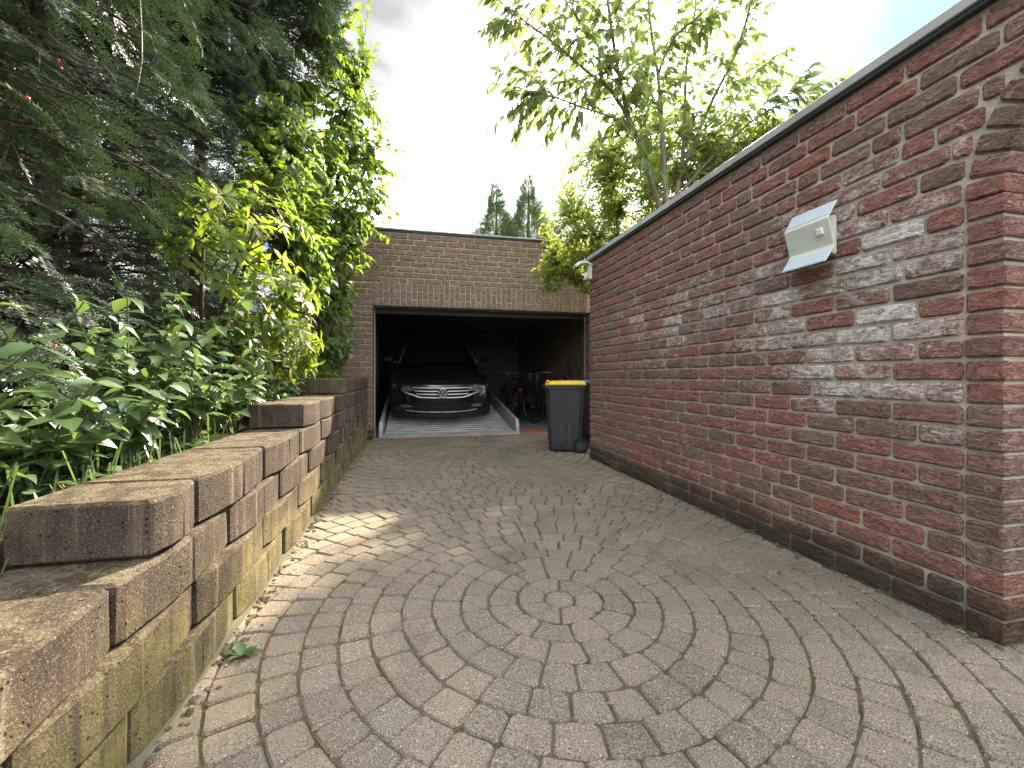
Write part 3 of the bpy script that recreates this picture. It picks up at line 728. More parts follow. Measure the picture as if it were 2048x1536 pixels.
# section in (out, z): out towards the drive (-x)
def sheet(prof, y0, y1, th, mat, name, parent, cut=None, bevel=0.004):
    pts = [(-o, z) for o, z in prof]; back = [(-o + th, z) for o, z in prof[::-1]]
    mb = MB(); n = len(pts); poly = pts + back
    vs = [(p[0], y0, p[1]) for p in poly] + [(p[0], y1, p[1]) for p in poly]; m = len(poly)
    fs = [(i, (i + 1) % m, m + (i + 1) % m, m + i) for i in range(m)]
    for i in range(n - 1): a, b, c, d = i, i + 1, m - 2 - i, m - 1 - i; fs += [(a, d, c, b), (m + a, m + b, m + c, m + d)]
    mb.add(vs, fs); return mb.build(name, mat, parent, bevel=bevel)
Zp = [(0.050, 0.158), (0.098, 0.080), (0.104, 0.066), (0.100, 0.050), (0.072, -0.045), (0.068, -0.062), (0.074, -0.078), (0.122, -0.150)]
sheet(Zp, -0.128, 0.128, 0.007, M['cream'], 'front_plate', wl)
sheet([(0.0535, 0.1535), (0.0985, 0.083)], -0.123, 0.123, 0.003, M['panel'], 'light_panel', wl, bevel=None)
sheet([(0.0795, -0.083), (0.1215, -0.1455)], -0.123, 0.123, 0.003, M['panel'], 'light_panel', wl, bevel=None)
mb = MB(); mb.prism([(-0.002, 0.100), (-0.050, 0.095), (-0.078, 0.06), (-0.056, -0.04), (-0.060, -0.085), (-0.002, -0.10)], 'y', -0.090, 0.112)
mb.build('housing', M['cream'], wl, bevel=0.006)
mb = MB(); mb.bbox(-0.097, -0.084, -0.095, -0.06, 0.018, 0.052, 0.004, Matrix.Rotation(R(-15), 4, 'Y')); mb.build('motion_sensor', M['white'], wl)

# small white lamp on the far end of the long wall
sl = tag(empty('security_light', (WX - 0.004, 4.80, 2.24)), 'small white hooded security light at the far end of the long wall', 'light')
mb = MB(); mb.bbox(-0.045, 0.0, -0.035, 0.03, -0.09, 0.10, 0.006); mb.build('base_plate', M['white'], sl)
hood = [(-0.01, 0.10), (-0.06, 0.125), (-0.12, 0.13), (-0.17, 0.112), (-0.21, 0.075)]
rows_ = [[(x, y, z - 0.018 * abs(y / 0.06) ** 2 + dz) for y in (-0.06, -0.045, 0, 0.045, 0.06)] for x, z in hood for dz in (0,)]
mb = MB(); mb.grid(rows_); mb.grid([[(x, y, z - 0.02) for x, y, z in rw] for rw in rows_], flip=True)
edge = [rows_[0][0]] + [rw[0] for rw in rows_[1:]] + rows_[-1][1:] + [rw[-1] for rw in rows_[::-1][1:]] + rows_[0][1:-1][::-1]
mb.grid([edge, [(x, y, z - 0.02) for x, y, z in edge]], closed=True)
hd = mb.build('hood', M['white'], sl, smooth=False)
mb = MB(); mb.tube([(-0.05, 0, -0.02), (-0.075, 0, -0.05), (-0.08, 0, -0.10)], [0.028, 0.036, 0.022], 10); mb.build('sensor_head', M['white'], sl, smooth=True)
mb = MB(); mb.disc((-0.115, -0.012, -0.062), (1, 0.2, 0.1), 0.015, 0.012, 12); mb.build('sensor_eye', M['black_plastic'], sl)

# ------------------------------------------------------------------ wheeled bins
def bin_(loc, rotz, lid, label, hinge):
    b = tag(empty('wheeled_bin', loc, (0, 0, rotz)), label, 'bin', 'wheeled bins by the garage')
    # x: front -, back +; section tapers
    H = 0.875
    def ringp(z, fx, bx, w, c):
        return [(fx + c, -w, z), (bx - c, -w, z), (bx, -w + c, z), (bx, w - c, z), (bx - c, w, z), (fx + c, w, z), (fx, w - c, z), (fx, -w + c, z)]
    prof = [(0.02, -0.195, 0.20, 0.185, 0.035), (0.05, -0.21, 0.205, 0.195, 0.04), (0.45, -0.235, 0.225, 0.212, 0.045), (H - 0.05, -0.258, 0.245, 0.228, 0.05)]
    mb = MB(); mb.grid([ringp(*p) for p in prof], closed=True); mb.f.append(tuple(range(8))[::-1])
    n = len(mb.v); mb.f.append(tuple(range(n - 8, n)))
    mb.build('body', M['black_plastic'], b, bevel=0.006)
    for xx in (-0.07, 0.03):
        mb = MB(); mb.bbox(xx, xx + 0.05, -0.232, -0.20, 0.10, H - 0.07, 0.005, Matrix.Rotation(R(-1.6), 4, 'X') @ Matrix.Translation((0, 0.012, 0))); mb.build('side_rib', M['black_plastic'], b)
    mb = MB(); q0 = ringp(H - 0.06, -0.272, 0.262, 0.242, 0.04); q1 = ringp(H - 0.005, -0.30, 0.265, 0.250, 0.035); q2 = ringp(H, -0.295, 0.26, 0.245, 0.035)
    q0[0] = (q0[0][0], q0[0][1], H - 0.055)
    mb.grid([q0, q1, q2], closed=True); mb.f += [tuple(range(8))[::-1], tuple(range(16, 24))]; mb.build('rim', M['dark_plastic'], b, bevel=0.004)
    mb = MB(); rws = [ringp(H + 0.004, -0.262, 0.268, 0.238, 0.04), ringp(H + 0.022, -0.255, 0.268, 0.234, 0.05), ringp(H + 0.045, -0.225, 0.262, 0.215, 0.06), ringp(H + 0.056, -0.14, 0.22, 0.14, 0.07)]
    mb.grid(rws, closed=True); mb.f += [tuple(range(8))[::-1], tuple(range(24, 32))]; l_ = mb.build('lid', lid, b, bevel=0.005)
    for yy in (-0.225, 0.165):
        mb = MB(); mb.bbox(-0.246, -0.196, yy, yy + 0.06, H + 0.028, H + 0.062, 0.008); mb.build('lid_grip', hinge, l_)
    mb = MB(); mb.tube([(0.31, -0.19, H + 0.02), (0.31, 0.19, H + 0.02)], 0.016, 10)
    for yy in (-0.19, 0.19): mb.tube([(0.24, yy, H - 0.02), (0.31, yy, H + 0.02)], 0.016, 8)
    mb.build('handle', M['black_plastic'], b, smooth=True)
    mb = MB(); mb.tube([(0.20, -0.22, 0.10), (0.20, 0.22, 0.10)], 0.011, 8); mb.build('axle', M['dark_plastic'], b)
    for s in (-1, 1):
        c = (0.20, s * 0.235, 0.10)
        w = empty('wheel', c, parent=b)
        mb = MB()
        sec = [(0.062, -0.024), (0.092, -0.024), (0.10, -0.014), (0.10, 0.014), (0.092, 0.024), (0.062, 0.024)]
        mb.grid([[(rr * math.cos(2 * math.pi * i / 32), t_, rr * math.sin(2 * math.pi * i / 32)) for i in range(32)] for rr, t_ in sec + sec[:1]], closed=True)
        mb.build('tyre', M['rubber'], w)
        mb = MB(); mb.ring((0, 0, 0), (0, 1, 0), 0.060, 0.006, 28, 6); mb.disc((0, s * 0.004, 0), (0, 1, 0), 0.020, 0.044, 16); mb.disc((0, 0, 0), (0, 1, 0), 0.062, 0.012, 28)
        for k in range(6):
            a = k * math.pi / 3; mb.tube([(0.012 * math.cos(a), s * 0.012, 0.012 * math.sin(a)), (0.06 * math.cos(a), s * 0.009, 0.06 * math.sin(a))], 0.006, 5)
        mb.build('rim', M['dark_plastic'], w)
    return b
bin_((1.985, 5.46, 0), R(-17), M['yellow'], 'black wheeled bin with yellow lid at the end of the long wall', M['orange'])
bin_((2.47, 6.12, 0), R(-6), M['blue'], 'wheeled bin with blue lid behind the yellow-lidded bin', M['blue'])

# ------------------------------------------------------------------ parking platform
TILT = R(8.0)
plat = tag(empty('parking_platform', (0.625, GY + 0.14, 0.0), (0, 0, 0)), 'galvanised tilted parking platform carrying the car in the garage', 'platform')
PW, PL = 1.13, 5.4
tl = empty('tilted_frame', (0, 0.10, 0.075), (TILT, 0, 0)); 
bpy.data.objects.remove(tl)
Tm = Matrix.Translation((0, 0.10, 0.045)) @ Matrix.Rotation(TILT, 4, 'X')
rows_ = []; y = 0.0; wv = [(0, 0.0), (0.055, 0.0), (0.065, -0.04), (0.13, -0.04)]
while y < PL:
    for dy, dz in wv: rows_.append([Tm @ Vector((x, y + dy, dz)) for x in (-PW + 0.05, 0, PW - 0.05)])
    y += 0.14
mb = MB(); mb.grid(rows_); dk = mb.build('deck', M['steel'], plat)
mb = MB(); mb.prism([(-0.02, 0.0), (0.02, 0.0), (0.115, 0.035), (0.105, 0.055), (0.085, 0.052), (-0.02, 0.012)], 'x', -PW + 0.03, PW - 0.03); mb.build('front_plate', M['steel'], plat, bevel=0.002)
for s in (-1, 1):
    poly = [(-0.09, -0.03), (-0.06, 0.09), (0.02, 0.205), (PL, 0.205), (PL, -0.03)]
    mb = MB(); mb.prism(poly, 'x', s * PW - 0.028, s * PW + 0.028); mb.v = [tuple(Tm @ Vector(p)) for p in mb.v]; mb.build('side_rail', M['rail'], plat, bevel=0.004)
    mb = MB(); mb.bbox(s * (PW - 0.03) - 0.012, s * (PW - 0.03) + 0.012, 0.55, 0.60, 0.04, 0.075, 0.003, Tm); mb.build('rail_reflector', M['red'], plat)

# ------------------------------------------------------------------ car
CYF = GY + 0.60
car = tag(empty('car', (0.50, CYF, 0.045 + math.tan(TILT) * (CYF - GY - 0.24) + 0.002), (TILT, 0, 0)), 'black estate car with chrome grille bars parked nose out in the garage', 'car')
fy = lambda x: 0.30 * (abs(x) / 0.90) ** 2.3
xs = [-0.895, -0.86, -0.78, -0.66, -0.5, -0.33, -0.16, 0, 0.16, 0.33, 0.5, 0.66, 0.78, 0.86, 0.895]
zs = [(0.135, 0.10), (0.17, 0.035), (0.25, 0.012), (0.36, 0.0), (0.46, 0.0), (0.56, 0.004), (0.66, 0.016), (0.72, 0.035), (0.765, 0.075), (0.79, 0.14)]
mb = MB(); mb.grid([[(x, fy(x) + dy, z) for x in xs] for z, dy in zs], flip=True); mb.build('bumper', M['paint'], car, smooth=True)
def sect(y, W, zb, zs_, zt, rec=0.0):
    return [(-W * 0.86, y, zb), (-W, y, zb + 0.10), (-W * 1.005, y, (zb + zs_) / 2 + .05), (-W * 0.985, y, zs_ - 0.06), (-W * 0.94, y, zs_), (-W * 0.80, y, zs_ + (zt - zs_) * 0.45), (-W * 0.4, y, zt - 0.006), (0, y, zt),
            (W * 0.4, y, zt - 0.006), (W * 0.80, y, zs_ + (zt - zs_) * 0.45), (W * 0.94, y, zs_), (W * 0.985, y, zs_ - 0.06), (W * 1.005, y, (zb + zs_) / 2 + .05), (W, y, zb + 0.10), (W * 0.86, y, zb)]
st = [(0.16, 0.80, 0.19, 0.70, 0.785), (0.30, 0.875, 0.18, 0.74, 0.825), (0.55, 0.90, 0.17, 0.80, 0.875), (0.95, 0.912, 0.17, 0.86, 0.935), (1.30, 0.915, 0.17, 0.90, 0.975), (1.45, 0.915, 0.17, 0.92, 0.985),
      (2.4, 0.916, 0.17, 0.935, 0.97), (3.4, 0.912, 0.18, 0.95, 0.98), (4.2, 0.90, 0.20, 0.96, 0.99), (4.6, 0.86, 0.28, 0.94, 0.97), (4.76, 0.74, 0.38, 0.88, 0.92)]
mb = MB(); mb.grid([sect(*a) for a in st]); n = len(mb.v); mb.f += [tuple(range(15)), tuple(range(n - 15, n))]
mb.build('body', M['paint'], car, smooth=True)
gh = [(1.22, 0.80, 0.955, 0.80, 0.965), (1.62, 0.785, 0.955, 0.70, 1.19), (2.06, 0.78, 0.955, 0.60, 1.405), (2.4, 0.78, 0.955, 0.585, 1.45), (3.2, 0.78, 0.955, 0.585, 1.465), (4.1, 0.77, 0.955, 0.57, 1.42), (4.62, 0.74, 0.94, 0.66, 0.98)]
mb = MB(); mb.grid([[(-a, y, z0), (-(a * .35 + b * .65), y, z0 + (z1 - z0) * .65), (-b, y, z1 - 0.02), (-b * 0.5, y, z1), (0, y, z1 + 0.012), (b * 0.5, y, z1), (b, y, z1 - 0.02), (a * .35 + b * .65, y, z0 + (z1 - z0) * .65), (a, y, z0)] for y, a, z0, b, z1 in gh])
mb.build('cabin', M['paint'], car, smooth=True)
def quad_sheet(pts, th, mat, name, parent, nrm):
    nv_ = Vector(nrm).normalized() * th; mb = MB(); k = len(pts)
    mb.add([Vector(p) + nv_ for p in pts] + [Vector(p) for p in pts], [tuple(range(k)), tuple(range(k, 2 * k))[::-1]] + [(i, (i + 1) % k, k + (i + 1) % k, k + i) for i in range(k)]); return mb.build(name, mat, parent)
wsn = (0, -0.45, 0.85)
ws = [[(x * w_, y, z + 0.03 * (1 - abs(x)) ** 1) for x in (-1, -0.6, -0.2, 0.2, 0.6, 1)] for y, w_, z in ((1.25, 0.745, 0.985), (1.62, 0.665, 1.195), (2.00, 0.565, 1.385))]
mb = MB(); mb.grid([[Vector(p) + Vector(wsn) * 0.016 for p in rw] for rw in ws]); mb.grid([[Vector(p) for p in rw] for rw in ws], flip=True); mb.build('windscreen', M['glass'], car, smooth=True)
for s in (-1, 1):
    mb = MB(); mb.tube([(s * 0.765, 1.27, 0.995), (s * 0.690, 1.63, 1.20), (s * 0.585, 2.03, 1.405)], [0.026, 0.026, 0.024], 8); mb.build('pillar', M['pillar'], car, smooth=True)
    quad_sheet([(s * 0.775, 1.75, 0.985), (s * 0.775, 2.55, 0.985), (s * 0.625, 2.50, 1.38), (s * 0.640, 2.10, 1.36)], 0.012, M['glass'], 'side_window', car, (s, 0, .3))
    quad_sheet([(s * 0.775, 2.62, 0.985), (s * 0.77, 3.6, 0.985), (s * 0.620, 3.5, 1.39), (s * 0.625, 2.58, 1.385)], 0.012, M['glass'], 'side_window', car, (s, 0, .3))
    mb = MB(); mb.bbox(s * 0.99 - 0.10, s * 0.99 + 0.10, 1.50, 1.60, 0.97, 1.10, 0.03); mb.box(s * 0.86 - 0.05, s * 0.86 + 0.05, 1.53, 1.57, 0.97, 1.0); mb.build('wing_mirror', M['paint'], car)
    # headlight: a swept lens that follows the nose
    a, b = 0.475, 0.835
    top = [(s * x, fy(x) + 0.022 + 0.03 * (x - a) / (b - a), z) for x, z in ((a, 0.700), (0.60, 0.712), (0.72, 0.722), (b, 0.728))]
    bot = [(s * x, fy(x) + 0.006 + 0.02 * (x - a) / (b - a), z) for x, z in ((a, 0.648), (0.60, 0.622), (0.72, 0.612), (b, 0.645))]
    mb = MB(); f_ = [(Vector(p) + Vector((s * 0.008, -0.028, 0))) for p in top]; g_ = [(Vector(p) + Vector((s * 0.008, -0.028, 0))) for p in bot]
    mb.grid([top, f_, g_, bot]); hl = mb.build('headlight', M['lamp'], car)
    for xx in (0.56, 0.66, 0.75):
        mb = MB(); mb.bbox(s * xx - 0.034, s * xx + 0.034, fy(xx) - 0.030, fy(xx) + 0.01, 0.648, 0.692, 0.006); mb.build('lamp_unit', M['lamp'], hl)
    mb = MB(); rr = [(s * x, fy(x) - 0.014, z) for x, z in ((0.50, 0.36), (0.62, 0.335), (0.745, 0.345), (0.76, 0.375), (0.66, 0.395), (0.54, 0.385))]
    mb.add([Vector(p) for p in rr] + [Vector(p) + Vector((0, 0.04, 0)) for p in rr], [tuple(range(6)), tuple(range(6, 12))[::-1]] + [(i, (i + 1) % 6, 6 + (i + 1) % 6, 6 + i) for i in range(6)]); mb.build('fog_light', M['lamp'], car)
gx_ = [-0.46, -0.36, -0.24, -0.12, 0, 0.12, 0.24, 0.36, 0.46]
mb = MB(); mb.grid([[(x * (1 if z > .55 else .93), fy(x) - 0.008, z) for x in gx_] for z in (0.525, 0.60, 0.70)], flip=True); gr = mb.build('grille', M['grille'], car)
for z, w_ in ((0.698, 0.50), (0.644, 0.475), (0.590, 0.455), (0.532, 0.44)):
    th = 0.0085 if z < 0.69 else 0.007
    for s in (-1, 1):
        x0 = 0.085 if 0.54 < z < 0.69 else 0.0
        up = 0.055 if z < 0.54 else 0.0
        pts = [x0 + (w_ - x0) * i / 7 for i in range(8)] + ([0.56, 0.66] if z < 0.54 else [])
        mb = MB(); rw = []
        for x in pts:
            zz_ = z + max(0, x - 0.38) * (0.30 if z < 0.54 else 0.0)
            y_ = fy(x) - 0.016
            rw.append([(s * x, y_ + 0.012, zz_ - th), (s * x, y_ - 0.006, zz_ - th), (s * x, y_ - 0.006 + th * 2.2, zz_ + th * 1.2), (s * x, y_ + 0.02, zz_ + th * 1.2)])
        mb.grid(rw, closed=True); mb.f += [(0, 1, 2, 3), tuple(range(len(mb.v) - 4, len(mb.v)))[::-1]]; mb.build('chrome_bar', M['chrome'], car)
# badge: ring with a V above a W
bc = Vector((0, -0.030, 0.612)); badge = MB(); badge.ring(bc, (0, 1, 0), 0.072, 0.0065, 32, 8)
def stroke(mb, pts, w_, y):
    for a, b in zip(pts, pts[1:]):
        a, b = Vector((a[0], y, a[1])), Vector((b[0], y, b[1])); d = (b - a).normalized(); nn = Vector((-d.z, 0, d.x)) * w_
        mb.add([a - nn, a + nn, b + nn, b - nn] + [p + Vector((0, 0.008, 0)) for p in (a - nn, a + nn, b + nn, b - nn)], [(0, 1, 2, 3), (7, 6, 5, 4), (0, 4, 5, 1), (1, 5, 6, 2), (2, 6, 7, 3), (3, 7, 4, 0)])
z0 = bc.z
stroke(badge, [(-0.034, z0 + 0.062), (-0.006, z0 + 0.008), (0.006, z0 + 0.008), (0.034, z0 + 0.062)], 0.0062, bc.y - 0.004)
stroke(badge, [(-0.062, z0 + 0.034), (-0.030, z0 - 0.054), (-0.004, z0 - 0.006), (0.004, z0 - 0.006), (0.030, z0 - 0.054), (0.062, z0 + 0.034)], 0.0062, bc.y - 0.004)
badge.build('badge', M['chrome'], car)
mb = MB(); mb.disc(bc + Vector((0, 0.008, 0)), (0, 1, 0), 0.074, 0.012, 32); mb.build('badge_disc', M['grille'], car)
mb = MB(); rw = []
for i in range(17):
    x = -0.62 + 1.24 * i / 16; z = 0.272 + 0.02 * (abs(x) / 0.62) ** 3; y_ = fy(x) + 0.0
    rw.append([(x, y_ + 0.01, z - 0.006), (x, y_ - 0.012, z - 0.006), (x, y_ - 0.012, z + 0.006), (x, y_ + 0.01, z + 0.006)])
mb.grid(rw, closed=True); mb.f += [(0, 1, 2, 3), tuple(range(len(mb.v) - 4, len(mb.v)))[::-1]]; mb.build('chrome_strip', M['chrome'], car)
mb = MB(); mb.grid([[(x, fy(x) - 0.004 + (0.012 if z < 0.3 else 0), z) for x in gx_] for z in (0.29, 0.33, 0.40)], flip=True); mb.build('air_intake', M['grille'], car)
mb = MB(); mb.grid([[(x, fy(x) - 0.002, z) for x in [-0.27, -0.13, 0, 0.13, 0.27]] for z in (0.415, 0.505)], flip=True); mb.build('plate_recess', M['grille'], car)
for s in (-1, 1):
    for yy in (0.90, 3.69):
        w = empty('wheel', (s * 0.79, yy, 0.325), parent=car); mb = MB()
        sec = [(0.22, -0.105), (0.30, -0.11), (0.325, -0.09), (0.328, 0.09), (0.30, 0.11), (0.22, 0.105)]
        mb.grid([[(t_, rr * math.cos(2 * math.pi * i / 36), rr * math.sin(2 * math.pi * i / 36)) for i in range(36)] for rr, t_ in sec + sec[:1]], closed=True); mb.build('tyre', M['rubber'], w, smooth=True)
        mb = MB(); mb.ring((s * 0.08, 0, 0), (1, 0, 0), 0.215, 0.012, 32, 6); mb.disc((s * 0.06, 0, 0), (1, 0, 0), 0.05, 0.05, 16)
        for k in range(10):
            a = k * math.pi / 5; mb.tube([(s * 0.07, 0.04 * math.cos(a), 0.04 * math.sin(a)), (s * 0.085, 0.21 * math.cos(a), 0.21 * math.sin(a))], 0.014, 5)
        mb.build('rim', M['alloy'], w)

# ------------------------------------------------------------------ bicycles
def bicycle(loc, rotz, label, lean=0.0, bag=True, step=False):
    b = tag(empty('bicycle', loc, (0, lean, rotz)), label, 'bicycle', 'bicycles in the garage')
    # along y: front wheel at y=+0.53, rear at y=-0.53
    for yy, nm in ((0.53, 'front'), (-0.53, 'rear')):
        w = empty('wheel', (0, yy, 0.345), parent=b)
        mb = MB(); mb.ring((0, 0, 0), (1, 0, 0), 0.328, 0.019, 40, 8); mb.build('tyre', M['rubber'], w, smooth=True)
        mb = MB(); mb.ring((0, 0, 0), (1, 0, 0), 0.305, 0.009, 40, 6); mb.build('rim', M['alloy'], w, smooth=True)
        mb = MB(); mb.tube([(-0.04, 0, 0), (0.04, 0, 0)], 0.02, 8)
        for k in range(16):
            a = 2 * math.pi * k / 16; mb.tube([(0.03 * (-1) ** k, 0, 0), (0, 0.3 * math.cos(a), 0.3 * math.sin(a))], 0.0012, 3)
        mb.build('spokes', M['alloy'], w)
    A = {'bb': (0, -0.08, 0.29), 'seat': (0, -0.26, 0.80), 'head_t': (0, 0.36, 0.86), 'head_b': (0, 0.40, 0.68), 'rear': (0, -0.53, 0.345), 'front': (0, 0.53, 0.345)}
    mb = MB()
    mb.tube([A['bb'], A['seat']], 0.016, 8); mb.tube([A['bb'], A['head_b']], 0.019, 8); mb.tube([(0, -0.22, 0.66 if not step else 0.5), A['head_t'] if not step else A['head_b']], 0.016, 8)
    mb.tube([A['head_b'], A['head_t']], 0.02, 8)
    for s in (-0.055, 0.055):
        mb.tube([A['bb'], (s, -0.53, 0.345)], 0.009, 6); mb.tube([(0, -0.24, 0.74), (s, -0.53, 0.345)], 0.008, 6)
        mb.tube([(s * 0.8, 0.41, 0.69), (s, 0.53, 0.345)], 0.011, 6)
    mb.build('frame', M['black_plastic'], b, smooth=True)
    mb = MB(); mb.tube([(0, 0.36, 0.86), (0, 0.32, 1.02), (0, 0.36, 1.06)], 0.014, 8)
    mb.tube([(-0.30, 0.18, 1.05), (-0.24, 0.30, 1.07), (-0.08, 0.37, 1.06), (0.08, 0.37, 1.06), (0.24, 0.30, 1.07), (0.30, 0.18, 1.05)], 0.012, 8)
    mb.build('handlebar', M['alloy'], b, smooth=True)
    mb = MB(); mb.tube([(0, -0.26, 0.80), (0, -0.285, 0.90)], 0.013, 8); mb.build('seat_post', M['alloy'], b)
    mb = MB(); sr = [(-0.43, 0.085, 0.955), (-0.36, 0.095, 0.945), (-0.28, 0.06, 0.94), (-0.20, 0.03, 0.94), (-0.15, 0.018, 0.935)]
    mb.grid([[(w_ * math.cos(a), y, z + 0.026 * math.sin(a) - (0.03 if math.sin(a) < 0 else 0)) for a in [2 * math.pi * i / 10 for i in range(10)]] for y, w_, z in sr], closed=True); mb.f += [tuple(range(10)), tuple(range(40, 50))[::-1]]
    mb.build('saddle', M['black_plastic'], b, smooth=True)
    mb = MB(); mb.disc((0.05, -0.08, 0.29), (1, 0, 0), 0.09, 0.006, 24); mb.tube([(0.06, -0.08, 0.29), (0.07, -0.02, 0.13)], 0.010, 6); mb.tube([(-0.06, -0.08, 0.29), (-0.07, -0.14, 0.45)], 0.010, 6)
    mb.box(0.07, 0.16, -0.06, 0.03, 0.115, 0.14); mb.box(-0.16, -0.07, -0.18, -0.09, 0.44, 0.465); mb.build('crankset', M['dark_plastic'], b)
    for yy in (0.53, -0.53):
        mb = MB(); rw = []
        for i in range(12):
            a = R(20 + i * 13) if yy < 0 else R(40 + i * 11)
            rw.append([(x, yy - 0.372 * math.cos(math.pi - a), 0.345 + 0.372 * math.sin(a)) for x in (-0.026, 0, 0.026)])
        mb.grid(rw); mb.build('mudguard', M['black_plastic'], b)
    mb = MB(); mb.tube([(-0.06, -0.25, 0.72), (-0.06, -0.72, 0.74), (0.06, -0.72, 0.74), (0.06, -0.25, 0.72)], 0.006, 6)
    for s in (-0.06, 0.06): mb.tube([(s, -0.62, 0.73), (s, -0.53, 0.35)], 0.005, 6)
    mb.build('luggage_rack', M['black_plastic'], b)
    mb = MB(); mb.bbox(-0.04, 0.04, -0.755, -0.735, 0.665, 0.70, 0.004); mb.build('reflector', M['red'], b)
    mb = MB(); mb.tube([(-0.02, -0.12, 0.28), (-0.15, -0.20, 0.02), (-0.19, -0.20, 0.01)], 0.009, 6); mb.build('kickstand', M['alloy'], b)
    mb = MB(); mb.disc((0, 0.47, 0.90), (0, 1, 0), 0.04, 0.06, 14); mb.build('front_lamp', M['lamp'], b)
    if bag:
        mb = MB(); mb.bbox(-0.16, 0.16, 0.38, 0.58, 0.90, 1.10, 0.03); mb.build('handlebar_bag', M['black_plastic'], b)
    return b
bicycle((2.72, 8.30, 0.0), R(24), 'black bicycle with handlebar bag behind the yellow-lidded bin', R(-4))
bicycle((2.20, 9.85, 0.02), R(4), 'dark bicycle with red rear reflector beside the car', R(3), False)
pole = MB(); pole.tube([(0, 0, 0.0), (0, 0, 0.9)], 0.012, 8); pole.tube([(0, 0, 0.9), (0, 0, 1.22), (0, 0, 1.30)], [0.022, 0.022, 0.010], 8); pole.tube([(0, 0, 1.30), (0.01, 0, 2.3)], 0.008, 8)
tag(pole.build('pole', M['black_plastic'], loc=(3.20, 8.6, 0.0), rot=(R(-0.3), R(0.4), 0)), 'thin dark pole standing against the garage side wall', 'pole')

# ------------------------------------------------------------------ foliage
def leaf_tpl(w, fold=0.25, droop=0.15, tipx=1.0, wide=0.42, heart=False, round_=False):
    """a folded, arching leaf along +x, unit length; returns verts, tris, rib"""
    if heart: st_ = [(0.10, 0.42), (0.38, 0.50), (0.72, 0.24)]
    elif round_: st_ = [(0.15, 0.30), (0.55, 0.50), (0.88, 0.34)]
    else: st_ = [(0.18, 0.32), (wide, 0.50), (0.75, 0.26)]
    z = lambda x: -droop * x * x
    vs = [(0, 0, 0)]; rib = [1.0]
    for x, hw in st_:
        yy = hw * w
        vs += [(x - (0.08 if heart and x < .2 else 0), yy, z(x) + fold * yy), (x, 0, z(x)), (x - (0.08 if heart and x < .2 else 0), -yy, z(x) + fold * yy)]; rib += [0.0, 1.0, 0.0]
    vs.append((tipx, 0, z(1) - 0.02)); rib.append(0.6)
    f = [(0, 2, 1), (0, 3, 2)]
    for k in (0, 1):
        a = 1 + 3 * k; f += [(a, a + 1, a + 4), (a, a + 4, a + 3), (a + 1, a + 2, a + 5), (a + 1, a + 5, a + 4)]
    f += [(7, 8, 10), (8, 9, 10)]
    return np.array(vs), np.array(f), np.array(rib)
def frames(D, U):
    D = D / np.linalg.norm(D, axis=1, keepdims=True)
    Y = np.cross(U, D); nl = np.linalg.norm(Y, axis=1, keepdims=True); Y = np.where(nl < 1e-5, np.array([[0, 1, 0]]), Y / np.maximum(nl, 1e-5))
    Z = np.cross(D, Y); return np.stack([D, Y, Z], axis=2)          # columns
def np_mesh(name, V, T, mat, rib=None, smooth=True):
    me = bpy.data.meshes.new(name); nv_, nt = len(V), len(T)
    me.vertices.add(nv_); me.vertices.foreach_set('co', np.ascontiguousarray(V, dtype=np.float32).ravel())
    me.loops.add(nt * 3); me.loops.foreach_set('vertex_index', np.ascontiguousarray(T, dtype=np.int32).ravel())
    me.polygons.add(nt); me.polygons.foreach_set('loop_start', np.arange(0, nt * 3, 3, dtype=np.int32))
    if smooth: me.polygons.foreach_set('use_smooth', np.ones(nt, dtype=bool))
    if rib is not None:
        at = me.attributes.new('rib', 'FLOAT', 'POINT'); at.data.foreach_set('value', np.ascontiguousarray(rib, dtype=np.float32))
    me.materials.append(mat); me.update(calc_edges=True); me.validate(); return me
def scatter(tpl, Pp, Fr, S):
    v, f, rib = tpl; N = len(Pp)
    V = np.einsum('nij,kj->nki', Fr, v) * S[:, None, None] + Pp[:, None, :]
    T = f[None] + (np.arange(N) * len(v))[:, None, None]
    return V.reshape(-1, 3), T.reshape(-1, 3), np.tile(rib, N)
def foliage(name, tpls, Pp, Dd, Uu, S, mat, parent, singles=0, single_name='leaf'):
    """leaves: the `singles` that show largest are objects of their own, the rest one crown"""
    Pp, Dd, Uu, S = map(np.asarray, (Pp, Dd, Uu, S)); Fr = frames(Dd, Uu); N = len(Pp)
    sc_ = np.array([shows(p, margin=0) for p in Pp]) * S; order = np.argsort(-sc_); one = order[:singles]; rest_ = order[singles:]
    base = parent.location if parent else Vector((0, 0, 0)); b = np.array(base)
    mes = [np_mesh(single_name, t[0], t[1], mat, t[2]) for t in tpls] if singles else []
    for i in one:
        o = link(single_name, mes[int(i) % len(tpls)], parent); s = float(S[i]); m3 = Matrix(Fr[i].tolist())
        o.matrix_local = Matrix.Translation(Vector(Pp[i]) - base) @ m3.to_4x4() @ Matrix.Diagonal((s, s, s, 1))
    Vs, Ts, Rs = [], [], []; off = 0
    for k, t in enumerate(tpls):
        sel = rest_[rest_ % len(tpls) == k]
        if not len(sel): continue
        V, T, rb = scatter(t, Pp[sel] - b, Fr[sel], S[sel]); Vs.append(V); Ts.append(T + off); Rs.append(rb); off += len(V)
    if Vs: link(name, np_mesh(name, np.concatenate(Vs), np.concatenate(Ts), mat, np.concatenate(Rs)), parent)

def bez(a, b, c, n):
    return [(a * (1 - t) ** 2 + b * (2 * t * (1 - t)) + c * t * t) for t in [i / (n - 1) for i in range(n)]]
def unit(r_):
    while True:
        v = Vector((r_.uniform(-1, 1), r_.uniform(-1, 1), r_.uniform(-1, 1)))
        if 0.05 < v.length < 1: return v.normalized()

